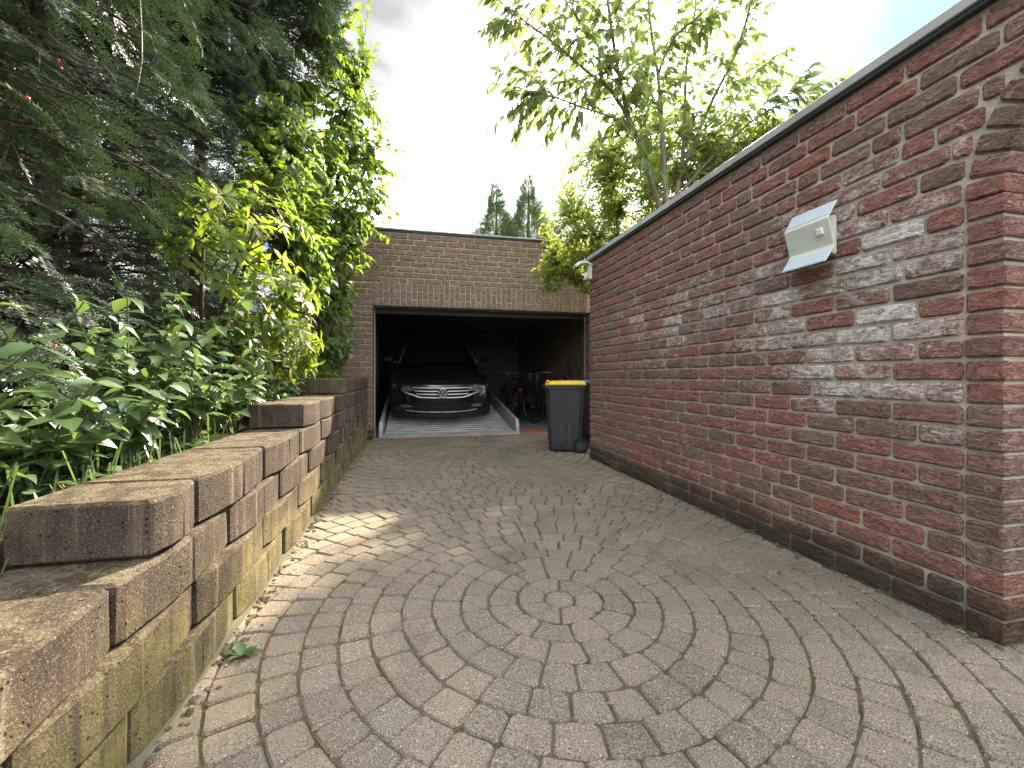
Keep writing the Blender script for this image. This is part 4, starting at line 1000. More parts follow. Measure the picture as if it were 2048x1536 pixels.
class Plant:
    def __init__(s, name, base, label, cat, group=None):
        s.root = tag(empty(name, base), label, cat, group); s.base = Vector(base); s.wood = MB(); s.P = []; s.D = []; s.U = []; s.S = []
    def limb(s, pts, r0, r1, n=7):
        pts = [Vector(p) for p in pts]; k = len(pts)
        # smooth the polyline
        out = []
        for i in range(k - 1):
            p0, p1, p2, p3 = pts[max(i - 1, 0)], pts[i], pts[i + 1], pts[min(i + 2, k - 1)]
            for t in (0, 0.33, 0.66):
                out.append(0.5 * ((2 * p1) + (p2 - p0) * t + (2 * p0 - 5 * p1 + 4 * p2 - p3) * t * t + (3 * p1 - p0 - 3 * p2 + p3) * t ** 3))
        out.append(pts[-1]); m = len(out)
        s.wood.tube([p - s.base for p in out], [r0 + (r1 - r0) * i / (m - 1) for i in range(m)], n); return out
    def leaf(s, p, d, u, sz): s.P.append(tuple(p)); s.D.append(tuple(d)); s.U.append(tuple(u)); s.S.append(sz)
    def twig(s, a, b, r_, nl, size, sag=0.06, rad=0.004, start=0.3, droop=0.4, spread=0.8, tip=2):
        mid = (a + b) / 2 + Vector((r_.uniform(-1, 1), r_.uniform(-1, 1), 0.4)) * (b - a).length * 0.14
        pts = bez(a, mid, b, 5); s.wood.tube([p - s.base for p in pts], [rad, rad * .85, rad * .7, rad * .55, rad * .35], 4, False)
        for k in range(nl):
            t = start + (1 - start) * (k + r_.random() * .6) / nl; t = min(t, 1.0)
            q = pts[min(3, int(t * 4))].lerp(pts[min(4, int(t * 4) + 1)], t * 4 - min(3, int(t * 4)))
            ax = (pts[min(4, int(t * 4) + 1)] - pts[min(3, int(t * 4))]).normalized()
            side = ax.cross(Vector((0, 0, 1))); side = side.normalized() if side.length > .05 else Vector((1, 0, 0))
            up_ = side.cross(ax)
            ang = k * 2.4 + r_.uniform(-.5, .5)
            d = ax * (0.55 + 0.5 * t) + (side * math.cos(ang) + up_ * 0.6 * math.sin(ang)) * spread + Vector((0, 0, -droop * r_.uniform(.5, 1.5)))
            u = Vector((r_.uniform(-.5, .5), r_.uniform(-.5, .5), 1.0))
            s.leaf(q, d.normalized(), u, size * r_.uniform(.65, 1.2))
    def finish(s, tpls, mat, bark, singles=0, crown='crown', wood='trunk', leafname='leaf'):
        s.wood.build(wood, bark, s.root, smooth=True)
        foliage(crown, tpls, s.P, s.D, s.U, s.S, mat, s.root, singles, leafname)
        return s.root

# ---- cherry tree behind the long wall
r = random.Random(41)
ct = Plant('cherry_tree', (2.62, 4.05, 0), 'airy cherry tree with several stems rising behind the long brick wall', 'tree')
limbs = []
base = Vector((2.62, 4.05, 0)); fork = P(1335, 430, 4.62)
ct.limb([base, base.lerp(fork, .5) + Vector((.04, .02, 0)), fork - Vector((0, 0, .5)), fork], 0.085, 0.065, 9)
def px(*l): return [P(*q) for q in l]
L_ = [
 (px((1330, 440, 4.6), (1308, 380, 4.5), (1280, 290, 4.4), (1258, 235, 4.3), (1238, 150, 4.15), (1222, 50, 4.0), (1208, -60, 3.9), (1190, -200, 3.8)), .032, .008),
 (px((1262, 250, 4.3), (1225, 185, 4.25), (1170, 140, 4.2), (1120, 95, 4.1), (1060, 50, 4.0), (1020, 20, 3.9)), .018, .005),
 (px((1272, 265, 4.3), (1225, 235, 4.2), (1165, 215, 4.0), (1110, 195, 3.9), (1065, 185, 3.85)), .014, .004),
 (px((1335, 430, 4.62), (1328, 330, 4.65), (1322, 230, 4.7), (1316, 150, 4.7), (1300, 40, 4.75), (1290, -120, 4.8)), .033, .008),
 (px((1345, 430, 4.65), (1362, 340, 4.85), (1370, 250, 5.0), (1372, 140, 5.1), (1390, 20, 5.2), (1400, -150, 5.3)), .030, .008),
 (px((1358, 360, 4.8), (1395, 270, 4.75), (1430, 190, 4.7), (1470, 110, 4.6), (1500, 10, 4.5), (1520, -120, 4.4)), .024, .006),
 (px((1350, 400, 4.7), (1400, 340, 4.6), (1465, 275, 4.45), (1530, 225, 4.3), (1590, 200, 4.2)), .018, .004),
 (px((1316, 150, 4.7), (1345, 80, 4.5), (1400, 30, 4.3), (1460, -30, 4.2)), .016, .005),
 (px((1238, 150, 4.15), (1180, 70, 4.2), (1130, 0, 4.3), (1090, -80, 4.3)), .014, .005),
 (px((1322, 230, 4.7), (1290, 160, 5.0), (1265, 90, 5.3), (1250, 0, 5.6), (1230, -150, 5.9)), .018, .005),
 (px((1395, 270, 4.75), (1450, 220, 5.1), (1500, 160, 5.4), (1540, 120, 5.6)), .016, .004),
]
for pts, r0, r1 in L_:
    path = ct.limb(pts, r0, r1, 7); m = len(path)
    for i, q in enumerate(path):
        t = i / (m - 1)
        if q.z < fork.z + 0.35: continue
        v = view(q)
        for _ in range(3 if t > 0.25 else 2):
            ax = (path[min(i + 1, m - 1)] - path[max(i - 1, 0)]).normalized()
            d = (unit(r) + ax * 0.6 + Vector((0, 0, 0.15))).normalized()
            e = q + d * r.uniform(.22, .52); 
            ct.twig(q, e, r, r.randint(6, 9), 0.128, rad=0.0045, droop=0.65, spread=0.75)
    ct.twig(path[-2], path[-1] + (path[-1] - path[-2]) * .6, r, 8, 0.12, droop=.6)
for q, d_ in ((P(1065, 185, 3.85), (-.2, 0, -.2)), (P(1065, 185, 3.85), (-.18, .1, .05)), (P(1110, 195, 3.9), (-.22, -.1, -.1)), (P(1590, 200, 4.2), (.2, -.1, 0)), (P(1590, 200, 4.2), (.1, -.2, -.15)), (P(1530, 225, 4.3), (.1, -.2, .1)), (P(1020, 20, 3.9), (-.2, 0, .1)), (P(1060, 50, 4.0), (-.2, 0, -.1)), (P(1065, 185, 3.85), (-.1, .15, -.25)), (P(1110, 195, 3.9), (-.05, .1, -.3)), (P(1110, 195, 3.9), (-.2, 0, .2)), (P(1165, 215, 4.0), (-.1, -.1, -.28)),
             (P(1165, 215, 4.0), (-.15, .1, .2)), (P(1120, 95, 4.1), (-.2, 0, -.15)), (P(1120, 95, 4.1), (-.05, 0, .28)), (P(1170, 140, 4.2), (-.2, .1, -.1)), (P(1170, 140, 4.2), (0, -.1, .3)), (P(1060, 50, 4.0), (-.1, 0, .25)), (P(1020, 20, 3.9), (-.15, 0, -.25)), (P(1465, 275, 4.45), (.1, -.1, .25)), (P(1530, 225, 4.3), (.15, 0, -.2))):
    ct.twig(q, q + Vector(d_) * 1.2, r, 10, 0.13, droop=.6)
cherry_t = [leaf_tpl(.46, .3, .25), leaf_tpl(.42, .5, .4), leaf_tpl(.5, .2, .12), leaf_tpl(.4, .7, .5)]
ct.finish(cherry_t, M['cherry'], M['bark'], 300)

def shrub(p, r_, nodes, blobs, ntw, nl, size, tlen=(.25, .5), **k):
    """twigs from the limbs out to points in the blobs; blobs: (centre, radii, weight)"""
    tw = [b[2] for b in blobs]
    for _ in range(ntw):
        c, rad, _w = r_.choices(blobs, tw)[0]; u = unit(r_) * (r_.random() ** 0.28)
        e = Vector((c[0] + u.x * rad[0], c[1] + u.y * rad[1], c[2] + u.z * rad[2]))
        if e.x > WX - 0.03 and e.x < WX + 0.3 and e.z < WZ + 0.1: continue
        if e.y > GY - 0.05 and e.z < GZ + 0.1: continue
        q = min(nodes, key=lambda n_: (n_ - e).length + r_.uniform(0, .25))
        L = r_.uniform(*tlen); d = e - q
        a = q if d.length < L else e - d.normalized() * L
        if d.length >= L and r_.random() < 0.5: p.wood.tube([q - p.base, (q.lerp(a, .5) + Vector((0, 0, .05))) - p.base, a - p.base], [.007, .006, .004], 4, False)
        p.twig(a, e, r_, nl, size, **k)

# ---- small-leaved shrub behind the wall, leaning over the garage corner
r = random.Random(52)
sh = Plant('shrub', (3.25, 5.9, 0), 'yellow-green small-leaved shrub spilling over the wall beside the garage', 'shrub')
nodes = []
for tip in ((2.3, 5.9, 3.3), (2.7, 5.6, 4.1), (3.4, 5.5, 4.5), (3.0, 6.3, 4.2), (4.2, 5.4, 4.0), (2.4, 5.4, 2.9), (3.9, 6.2, 4.8), (2.25, 6.3, 2.9), (4.6, 5.0, 3.6)):
    t = Vector(tip); b = sh.base; nodes += sh.limb([b, b + Vector((0, 0, 1.2)) + (t - b) * .12, b.lerp(t, .6) + Vector((0, 0, .5)), t], .03, .008, 6)
nodes = [n_ for n_ in nodes if n_.z > 1.8]
shrub(sh, r, nodes, [((2.45, 5.85, 3.0), (.72, .7, .72), 1.5), ((2.75, 5.7, 3.7), (.85, .7, .75), 1.6), ((3.5, 5.5, 4.0), (1.0, .8, .9), 1.6), ((2.2, 6.1, 2.55), (.5, .5, .4), .8), ((4.6, 5.2, 3.6), (1.1, .8, .9), 1.1), ((3.2, 6.0, 4.4), (.7, .6, .6), .7)],
      2200, 10, .078, droop=.2, spread=.9, rad=.003)
def small_leaf(w, fold, droop):
    v = np.array([(0, 0, 0), (.45, w / 2, fold * w / 2 - droop * .2), (.45, 0, -droop * .2), (.45, -w / 2, fold * w / 2 - droop * .2), (1, 0, -droop)])
    return v, np.array([(0, 2, 1), (0, 3, 2), (1, 2, 4), (2, 3, 4)]), np.array([1., 0, 1, 0, .6])
small_t = [small_leaf(.46, .3, .15), small_leaf(.42, .5, .3), small_leaf(.5, .15, .05)]
sh.finish(small_t, M['laurel'], M['bark'], 300)
r = random.Random(53)
s2 = Plant('shrub', (4.6, 3.9, 0), 'golden shrub behind the cherry stems, seen just above the coping', 'shrub')
nodes = []
for tip in ((4.0, 4.0, 3.6), (4.9, 3.8, 4.0), (5.4, 4.3, 3.8), (4.4, 3.3, 3.3)):
    t = Vector(tip); b = s2.base; nodes += s2.limb([b, b.lerp(t, .5) + Vector((0, 0, .4)), t], .03, .008, 6)
shrub(s2, r, [n_ for n_ in nodes if n_.z > 1.5], [((4.4, 4.2, 3.3), (.8, .8, .8), 1), ((5.0, 4.2, 3.7), (.9, .9, .8), 1), ((3.7, 4.3, 3.45), (.65, .6, .65), 1.0), ((3.3, 4.8, 3.3), (.6, .6, .7), .9)], 1050, 10, .088, droop=.25, spread=.9, rad=.003)
s2.finish(small_t, M['laurel'], M['bark'], 60)

# ---- thuja trees far behind the garage
def conifer(loc, H, W, label, seed):
    r_ = random.Random(seed); p = Plant('thuja_tree', loc, label, 'tree', 'conifers behind the garage'); b = Vector(loc)
    p.wood.tube([(0, 0, 0), (0, 0, H * .6), (0.05, 0, H)], [W * .14, W * .08, .02], 8)
    tot_ = 8500
    for k in range(tot_):
        h = H - (6.0 * r_.random() ** .62 if k < tot_ * .8 else r_.uniform(5.5, H * .8)); t = h / H
        rad = (.36 * min(H - h, 6.5)) ** 1.0 * (0.78 + 0.30 * math.sin(h * 4.1 + seed) * math.sin(h * 2.3)) * W / 1.6 + .05
        a = r_.uniform(0, 6.283); rr = rad * (r_.random() ** .35) * (1 + .25 * math.sin(a * 3 + h * 2))
        d = Vector((math.cos(a), math.sin(a), r_.uniform(.2, 1.2))); p.leaf(b + Vector((rr * math.cos(a), rr * math.sin(a), h)), d.normalized(), Vector((r_.uniform(-1, 1), r_.uniform(-1, 1), .3)), r_.uniform(.22, .42) * (.6 + .3 * min(1, (H - h) / 2)))
    tp = []
    for q in range(3):
        vs = []; fs = []; rr_ = random.Random(q + seed)
        for j in range(9):
            x = j / 9; s_ = 1 if j % 2 else -1; l_ = .30 * (1 - x * .6); y = s_ * l_; z = rr_.uniform(-.12, .12); n_ = len(vs)
            vs += [(x, 0, 0), (x + .10, 0, 0), (x + .24, y, z)]; fs.append((n_, n_ + 1, n_ + 2))
        n_ = len(vs); vs += [(0, .03, 0), (0, -.03, 0), (1.1, 0, 0)]; fs.append((n_, n_ + 1, n_ + 2))
        tp.append((np.array(vs), np.array(fs), np.zeros(len(vs))))
    p.finish(tp, M['thuja'], M['ybark'], 0)
c1, c2 = P(992, 360, 24), P(1056, 348, 25)
conifer((c1.x, c1.y, 0), c1.z, 1.55, 'narrow conifer above the garage roof, further from the cherry tree', 3)
conifer((c2.x, c2.y, 0), c2.z, 1.75, 'taller narrow conifer above the garage roof, next to the yellow-green shrub', 8)
for (a_, b_, d_), lb in (((884, 452, 14), 'sprig of a treetop showing over the middle of the garage roof'), ((938, 456, 15), 'sprig of a treetop showing over the garage roof beside the conifers')):
    q = P(a_, b_ + 6, d_); p = Plant('young_tree', (q.x, q.y, 0), lb, 'tree'); p.wood.tube([(0, 0, 0), (0.03, 0, q.z * .6), (0, 0, q.z)], [.04, .02, .006], 6)
    for k in range(6): p.twig(q - Vector((0, 0, .25 * k * .5)), q - Vector((0, 0, .12 * k)) + unit(r) * .22 + Vector((0, 0, .12)), r, 6, .10)
    for k in range(14): e = q - Vector((0, 0, .5 + .08 * k)); p.twig(e, e + unit(r) * .5, r, 7, .10)
    p.finish(small_t, M['cherry'], M['bark'], 0)

# ---- yew trees on the bed
def yew_spray(n_side, L, needle, step, kite, seed):
    r_ = random.Random(seed); vs = []; fs = []
    def ranks(a, d, L_, nlen):
        x = 0.012; d = d.normalized(); sd = Vector((-d.y, d.x, 0))
        while x < L_:
            k = min(1, (L_ - x) / .06) * .4 + .6
            for s_ in (-1, 1):
                b = a + d * x; l_ = nlen * k * r_.uniform(.8, 1.15)
                dir_ = (sd * s_ * r_.uniform(.75, 1.0) + d * r_.uniform(.35, .7) + Vector((0, 0, r_.uniform(-.05, .45)))).normalized()
                wv_ = d * (0.0042 if kite else 0.0078); tip_ = b + dir_ * l_; mid_ = b + dir_ * l_ * .45; n_ = len(vs)
                if kite: vs.extend([b, mid_ + wv_, tip_, mid_ - wv_]); fs.extend([(n_, n_ + 1, n_ + 2), (n_, n_ + 2, n_ + 3)])
                else: vs.extend([b + wv_, b - wv_, tip_]); fs.append((n_, n_ + 1, n_ + 2))
            x += step * r_.uniform(.8, 1.2)
        n_ = len(vs); w_ = sd * .0018; vs.extend([a + w_, a - w_, a + d * L_]); fs.append((n_, n_ + 1, n_ + 2))
    ranks(Vector((0, 0, 0)), Vector((1, 0, -.06)), L, needle)
    for i in range(n_side):
        t = (i + .6) / (n_side + .6); s_ = 1 if i % 2 else -1
        ranks(Vector((L * t, 0, -.06 * L * t)), Vector((.75, s_ * .65, r_.uniform(-.25, .05))), L * (.62 - .35 * t) * r_.uniform(.8, 1.2), needle * .9)
    return np.array([tuple(v) for v in vs]), np.array(fs), np.zeros(len(vs))
near_t = [yew_spray(2, .18, .040, .0140, True, s_) for s_ in (1, 2, 3, 4)]
far_t = [yew_spray(2, .32, .052, .030, False, s_) for s_ in (4, 5)]
hedge_t = [yew_spray(2, .32, .075, .036, False, s_) for s_ in (6, 7)]
NY = {'n': 0}
def yew(base, H, z0, rad_fn, label, nb, per, seed, tpl, xmax, berries=0):
    r_ = random.Random(seed); p = Plant('yew_tree', base, label, 'tree', 'yew trees on the raised bed'); b = p.base
    p.limb([b, b + Vector((.05, .05, H * .4)), b + Vector((0, .1, H * .95))], .09, .015, 9); tips = []
    for k in range(nb):
        z = z0 + (H - z0) * ((k + r_.random()) / nb); az = k * 2.39996 + r_.uniform(-.3, .3)
        if math.cos(az + .7) < -.25 and r_.random() < .75: az += math.pi
        d = Vector((math.cos(az), math.sin(az), 0)); L = rad_fn(z, az) * r_.uniform(.8, 1.08)
        if b.x + d.x * L > xmax(b.y + d.y * L, z): L = max(.25, (xmax(b.y + d.y * L, z) - b.x) / max(d.x, .05) * r_.uniform(.85, 1.0))
        v_ = view((b.x + d.x * L, b.y + d.y * L, b.z + z))
        a = b + Vector((0, 0, z - .12 * L)); e = b + d * L + Vector((0, 0, z - .10 * L)); m = a.lerp(e, .6) + Vector((0, 0, .14 * L))
        pts = bez(a, m, e, 7); p.wood.tube([q - b for q in pts], [.016, .014, .012, .010, .007, .005, .003], 5, False); tips.append(e)
        nsub = max(3, int(per / 6 * (0.5 + 0.5 * L)))
        for i in range(nsub):
            t = 1 - (r_.random() ** 1.3) * .7 if i else 1.0; x = min(5.999, t * 6); i0 = min(5, int(x)); q = pts[i0].lerp(pts[i0 + 1], x - i0)
            ax = (pts[i0 + 1] - pts[i0]).normalized(); sd = ax.cross(Vector((0, 0, 1))).normalized()
            dd = (ax * r_.uniform(.2, 1.0) + sd * r_.uniform(-1.1, 1.1) + Vector((0, 0, r_.uniform(-.5, .45)))).normalized()
            l_ = r_.uniform(.16, .42) * (1.0 if i else .7); end = q + dd * l_ + Vector((0, 0, -.22 * l_)); end.x = min(end.x, xmax(end.y, end.z - b.z) + .08)
            sp_ = bez(q, q.lerp(end, .55) + Vector((0, 0, .10 * l_)), end, 5); p.wood.tube([w_ - b for w_ in sp_], [.0045, .004, .0035, .003, .002], 4, False)
            n_ = max(3, int(l_ / .055)); roll = Vector((r_.uniform(-.6, .6), r_.uniform(-.6, .6), 1))
            for k2 in range(n_ + 1):
                u_ = min(.999, (k2 + .3) / n_); y_ = u_ * 4; j0 = min(3, int(y_)); q2 = sp_[j0].lerp(sp_[j0 + 1], y_ - j0); ax2 = (sp_[j0 + 1] - sp_[j0]).normalized()
                sd2 = ax2.cross(roll).normalized(); s_ = 1 if k2 % 2 else -1
                d2 = (ax2 + sd2 * s_ * r_.uniform(.5, .95) + Vector((0, 0, r_.uniform(-.25, .12)))) if k2 < n_ else ax2
                p.leaf(q2, d2.normalized(), roll + Vector((r_.uniform(-.25, .25), r_.uniform(-.25, .25), 0)), r_.uniform(.7, 1.15) * (1.1 - .45 * u_))
    p.wood.build('trunk', M['ybark'], p.root, smooth=True)
    foliage('crown', tpl, p.P, p.D, p.U, p.S, M['yew'], p.root)
    vis = [i for i in range(len(p.P)) if (lambda v: v and 0 < v[0] < 700 and 0 < v[1] < 850 and v[2] < 3.2)(view(p.P[i]))]
    vis.sort(key=lambda i: shows(p.P[i]), reverse=True)
    for i in vis[:120:12][:berries]:
        q = Vector(p.P[i]) + Vector(p.D[i]) * .1 - b; mb = MB(); mb.tube([q + Vector((0, 0, z)) for z in (.006, .003, -.003, -.006)], [.0025, .0045, .0045, .0025], 8); mb.build('berry', M['berry'], p.root, smooth=True)
    NY['n'] += len(p.P)
xm = lambda y, z: (-1.22 if z < 1.0 else -1.10) - (.12 if y < 1.5 else 0) - (.30 * min(1, max(0, (y - 2.2) / .6)) if z < 2.2 else 0) - 0.10 * math.sin(y * 3.3 + z * 2.1)
yew((-2.05, 1.75, 0.75), 3.4, 0.05, lambda z, a: 1.25 * (1 - .5 * max(0, z - 1.6) / 1.8), 'dark yew hanging over the block wall at the left edge', 150, 38, 61, near_t, xm, 7)
yew((-2.35, 3.35, 0.85), 5.2, 0.1, lambda z, a: 1.5 * (1 - .45 * max(0, z - 3.0) / 2.2), 'tall dark yew behind the rhododendron', 140, 28, 62, near_t, lambda y, z: -1.62 if z < 1.9 else (-1.45 if z < 2.7 else -1.2) - .1 * math.sin(4 * z), 4)
yew((-2.2, 5.0, 0.9), 5.6, 2.9, lambda z, a: 1.45, 'dark yew reaching over the top of the heart-leaved bush', 150, 34, 63, far_t, lambda y, z: -0.95 if z > 3.6 else -1.6)
yew((-4.2, 2.6, 0.9), 6.5, 0.2, lambda z, a: 2.0, 'dark yew standing deep behind the other yews', 160, 40, 64, hedge_t, lambda y, z: -2.6)
yew((-4.0, 6.2, 0.9), 6.0, 0.2, lambda z, a: 1.9, 'dark yew deep behind the heart-leaved bush', 120, 34, 65, hedge_t, lambda y, z: -2.3)

yew((-4.3, 9.2, 0.9), 6.8, 0.3, lambda z, a: 2.0, 'dark yew furthest back, beyond the garage corner', 140, 34, 67, hedge_t, lambda y, z: -2.2)
# ---- clipped hedge far behind the yews
r = random.Random(66); hg = Plant('hedge', (-5.6, 4.0, 0.9), 'dark clipped hedge closing the garden behind the yews', 'hedge')
for k in range(16):
    y = -3.5 + k; hg.wood.tube([(0, y - 4, 0), (.05, y - 4.05, 1.2), (0, y - 4, 4.8)], [.04, .03, .012], 6)
for _ in range(7000):
    hg.leaf((-5.6 + r.uniform(-.5, .55), r.uniform(-4, 15), r.uniform(.85, 6.4)), unit(r) + Vector((.4, 0, -.1)), (r.uniform(-.5, .5), r.uniform(-.5, .5), 1), r.uniform(1.4, 2.2))
hg.finish(hedge_t, M['yew'], M['ybark'], 0, 'foliage', 'stems')

r = random.Random(68); h2 = Plant('hedge', (6.4, 0.0, 0), 'low garden hedge beyond the arched doorway', 'hedge')
for k in range(12): h2.wood.tube([(0, k - 6, 0), (.04, k - 6, .9), (0, k - 6, 1.7)], [.035, .025, .010], 6)
for _ in range(3000):
    h2.leaf((6.4 + r.uniform(-.45, .45), r.uniform(-7, 6), r.uniform(.05, 2.1)), unit(r) + Vector((-.4, 0, .1)), (r.uniform(-.5, .5), r.uniform(-.5, .5), 1), r.uniform(1.2, 1.9))
h2.finish(hedge_t, M['thuja'], M['ybark'], 0, 'foliage', 'stems')

# ---- rhododendron
r = random.Random(71)
rh = Plant('rhododendron', (-1.35, 3.35, .72), 'rhododendron with glossy yellow-green leaves above the stepped block wall', 'shrub')
nodes = []
for tip in ((-1.05, 3.0, 1.75), (-.95, 3.5, 1.55), (-.92, 3.85, 1.3), (-1.25, 3.0, 2.1), (-1.1, 3.5, 2.05), (-1.0, 4.0, 1.75), (-1.3, 2.8, 1.5), (-1.2, 3.9, 2.2)):
    t = Vector(tip); b = rh.base; nodes += rh.limb([b, b.lerp(t, .4) + Vector((-.05, 0, .12)), t], .018, .007, 6)
def whorl(p, c, ax, r_, n_, size):
    side = ax.orthogonal().normalized(); w_ = ax.cross(side); a0 = r_.uniform(0, 6)
    for k in range(n_):
        a = a0 + k * 2 * math.pi / n_ + r_.uniform(-.2, .2); out = side * math.cos(a) + w_ * math.sin(a)
        el = r_.uniform(-.15, .75); d = (out + ax * el + Vector((0, 0, -.22))).normalized()
        p.leaf(c + out * .012, d, ax + out * -.4 + Vector((0, 0, .3)), size * r_.uniform(.75, 1.15))
blobs = [((-1.12, 3.1, 1.85), (.34, .40, .34), 1.0), ((-1.0, 3.55, 1.5), (.30, .42, .42), 1.2), ((-.98, 3.8, 1.22), (.24, .40, .28), 1.0), ((-1.2, 3.5, 2.1), (.34, .5, .30), .8), ((-1.0, 3.35, 1.15), (.22, .4, .26), .7)]
for _ in range(230):
    c, rad, w_ = r.choices(blobs, [b[2] for b in blobs])[0]; u = unit(r) * r.random() ** .3; e = Vector((c[0] + u.x * rad[0], c[1] + u.y * rad[1], c[2] + u.z * rad[2]))
    if e.z < 1.0: continue
    q = min(nodes, key=lambda n_: (n_ - e).length); ax = ((e - q).normalized() + Vector((.35, -.1, .5))).normalized()
    rh.wood.tube([q - rh.base, q.lerp(e, .5) + Vector((0, 0, -.03)) - rh.base, e - rh.base], [.006, .005, .004], 5, False); whorl(rh, e, ax, r, r.randint(6, 9), .098)
rh_t = [leaf_tpl(.36, .25, .10, 1, .55), leaf_tpl(.40, .15, .2, 1, .6), leaf_tpl(.36, .45, .05, 1, .55)]
rh.finish(rh_t, M['rhodo'], M['ybark'], 300, 'foliage', 'stems')

# ---- heart-leaved climbing bush by the garage corner
r = random.Random(81)
vb = Plant('climbing_bush', (-1.5, 5.7, .9), 'tall heart-leaved climbing bush covering the garage corner', 'shrub')
nodes = []
for tip in ((-1.0, 5.8, 2.0), (-.9, 6.2, 2.9), (-.8, 5.9, 3.8), (-.7, 5.9, 4.8), (-1.3, 5.0, 3.4), (-.5, 6.0, 3.9), (-1.2, 5.0, 4.6), (-1.0, 6.4, 1.5), (-1.1, 4.7, 2.4), (-.55, 6.3, 3.4)):
    t = Vector(tip); b = vb.base; nodes += vb.limb([b, b.lerp(t, .5) + Vector((-.15, 0, .3)), t], .022, .007, 6)
shrub(vb, r, nodes, [((-1.05, 6.0, 1.65), (.34, .7, .75), 1.3), ((-.98, 5.9, 2.6), (.45, .8, .7), 1.6), ((-.80, 5.9, 3.5), (.55, .8, .75), 1.8), ((-.85, 5.7, 4.4), (.55, .8, .75), 1.3), ((-1.25, 4.9, 3.2), (.45, .6, .8), 1.4), ((-1.28, 4.45, 2.9), (.32, .5, .8), 1.6), ((-1.15, 4.9, 2.2), (.35, .6, .6), .9), ((-.75, 5.5, 5.0), (.35, .4, .5), .35)],
      1080, 9, .092, tlen=(.3, .6), droop=.75, spread=.7, rad=.0035)
for a, b_ in (((-.62, 5.9, 4.0), (-.10, 6.1, 4.1)), ((-.62, 5.9, 3.7), (-.12, 6.05, 3.75)), ((-.7, 5.9, 3.3), (-.25, 6.1, 3.15)), ((-.75, 5.9, 4.7), (-.45, 5.9, 5.4)), ((-.75, 5.8, 4.9), (-.55, 5.7, 5.8)), ((-.8, 6.0, 2.7), (-.45, 6.2, 2.5)), ((-.6, 6.1, 3.5), (-.2, 6.3, 3.3)), ((-.7, 6.0, 3.0), (-.35, 6.35, 2.95)),
              ((-1.1, 4.2, 2.9), (-.92, 4.0, 2.45)), ((-1.1, 4.2, 3.0), (-.85, 4.1, 2.7)), ((-1.15, 4.1, 2.7), (-.9, 4.0, 2.2)), ((-1.0, 4.4, 3.1), (-.75, 4.3, 2.8))):
    vb.twig(Vector(a), Vector(b_), r, 13, .09, droop=.7, rad=.005, start=.1)
    m_ = Vector(a).lerp(Vector(b_), .6); vb.twig(m_, m_ + unit(r) * .25, r, 7, .085, droop=.7)
heart_t = [leaf_tpl(.72, .3, .2, heart=True), leaf_tpl(.66, .5, .35, heart=True), leaf_tpl(.75, .15, .1, heart=True)]
vb.finish(heart_t, M['vine'], M['ybark'], 300, 'foliage', 'stems')

# ---- low broad-leaved plants along the wall top
ordn = ['first', 'second', 'third', 'fourth', 'fifth', 'sixth', 'seventh', 'eighth', 'ninth']
herb_t = [leaf_tpl(.58, .22, .2), leaf_tpl(.52, .40, .3), leaf_tpl(.62, .10, .1)]
spots = [(-1.25, 1.42, .42, 14), (-1.18, 1.70, .32, 14), (-1.40, 1.95, .60, 14), (-1.16, 2.05, .36, 14), (-1.28, 2.35, .62, 16), (-1.14, 2.58, .46, 14), (-1.32, 2.75, .74, 14), (-1.12, 2.95, .36, 12), (-1.15, 4.3, .3, 6)]
for k, (x, y, h, ns) in enumerate(spots):
    r = random.Random(90 + k); p = Plant('leafy_plant', (x, y, bed_z(x, y) - .01), '%s broad-leaved green plant from the left edge, behind the block wall' % ordn[k], 'plant', 'leafy plants behind the block wall')
    for i in range(ns):
        a = r.uniform(0, 6.283); l_ = h * r.uniform(.65, 1.15); e = p.base + Vector((math.cos(a) * l_ * .42 + .07, math.sin(a) * l_ * .42, l_)); m_ = p.base + Vector((math.cos(a) * .04, math.sin(a) * .04, l_ * .6))
        pts = bez(p.base + Vector((r.uniform(-.05, .05), r.uniform(-.05, .05), 0)), m_, e, 6); p.wood.tube([q - p.base for q in pts], [.0045, .004, .0035, .003, .0025, .002], 5, False)
        n_ = max(3, int(l_ / .075))
        for j in range(n_):
            t = .25 + .75 * (j + 1) / n_; x_ = min(4.999, t * 5); q = pts[int(x_)].lerp(pts[min(5, int(x_) + 1)], x_ - int(x_)); b0 = r.uniform(0, 6.28)
            for s_ in ((0, math.pi + r.uniform(-.6, .6)) if r.random() < .7 else (0,)):
                d = Vector((math.cos(b0 + s_) + .25, math.sin(b0 + s_) - .1, r.uniform(-.7, .2)))
                p.leaf(q, d.normalized(), Vector((r.uniform(-.2, .7), r.uniform(-.7, .2), 1)), r.uniform(.085, .14) * (1.1 - .35 * t))
    p.finish(herb_t, M['herb'], M['stem'], 70, 'foliage', 'stems')
# grassy stems under the rhododendron
r = random.Random(33); V = []; T = []
for _ in range(700):
    x, y = r.uniform(-1.5, -1.02), r.uniform(1.0, 4.4); z = bed_z(x, y) - .01; a = r.uniform(0, 6.28); l_ = r.uniform(.08, .26); w_ = .003
    n_ = len(V); dx, dy = math.cos(a), math.sin(a)
    V += [(x - dy * w_, y + dx * w_, z), (x + dy * w_, y - dx * w_, z), (x + dx * l_ * .3 - dy * w_, y + dy * l_ * .3 + dx * w_, z + l_ * .7), (x + dx * l_ * .3 + dy * w_, y + dy * l_ * .3 - dx * w_, z + l_ * .7), (x + dx * l_ * .8, y + dy * l_ * .8, z + l_ * .8)]
    T += [(n_, n_ + 1, n_ + 3), (n_, n_ + 3, n_ + 2), (n_ + 2, n_ + 3, n_ + 4)]
tag(link('grass', np_mesh('grass', np.array(V), np.array(T), M['herb'], np.zeros(len(V)))), 'thin grass and seedlings on the soil of the raised bed', 'grass', kind='stuff')
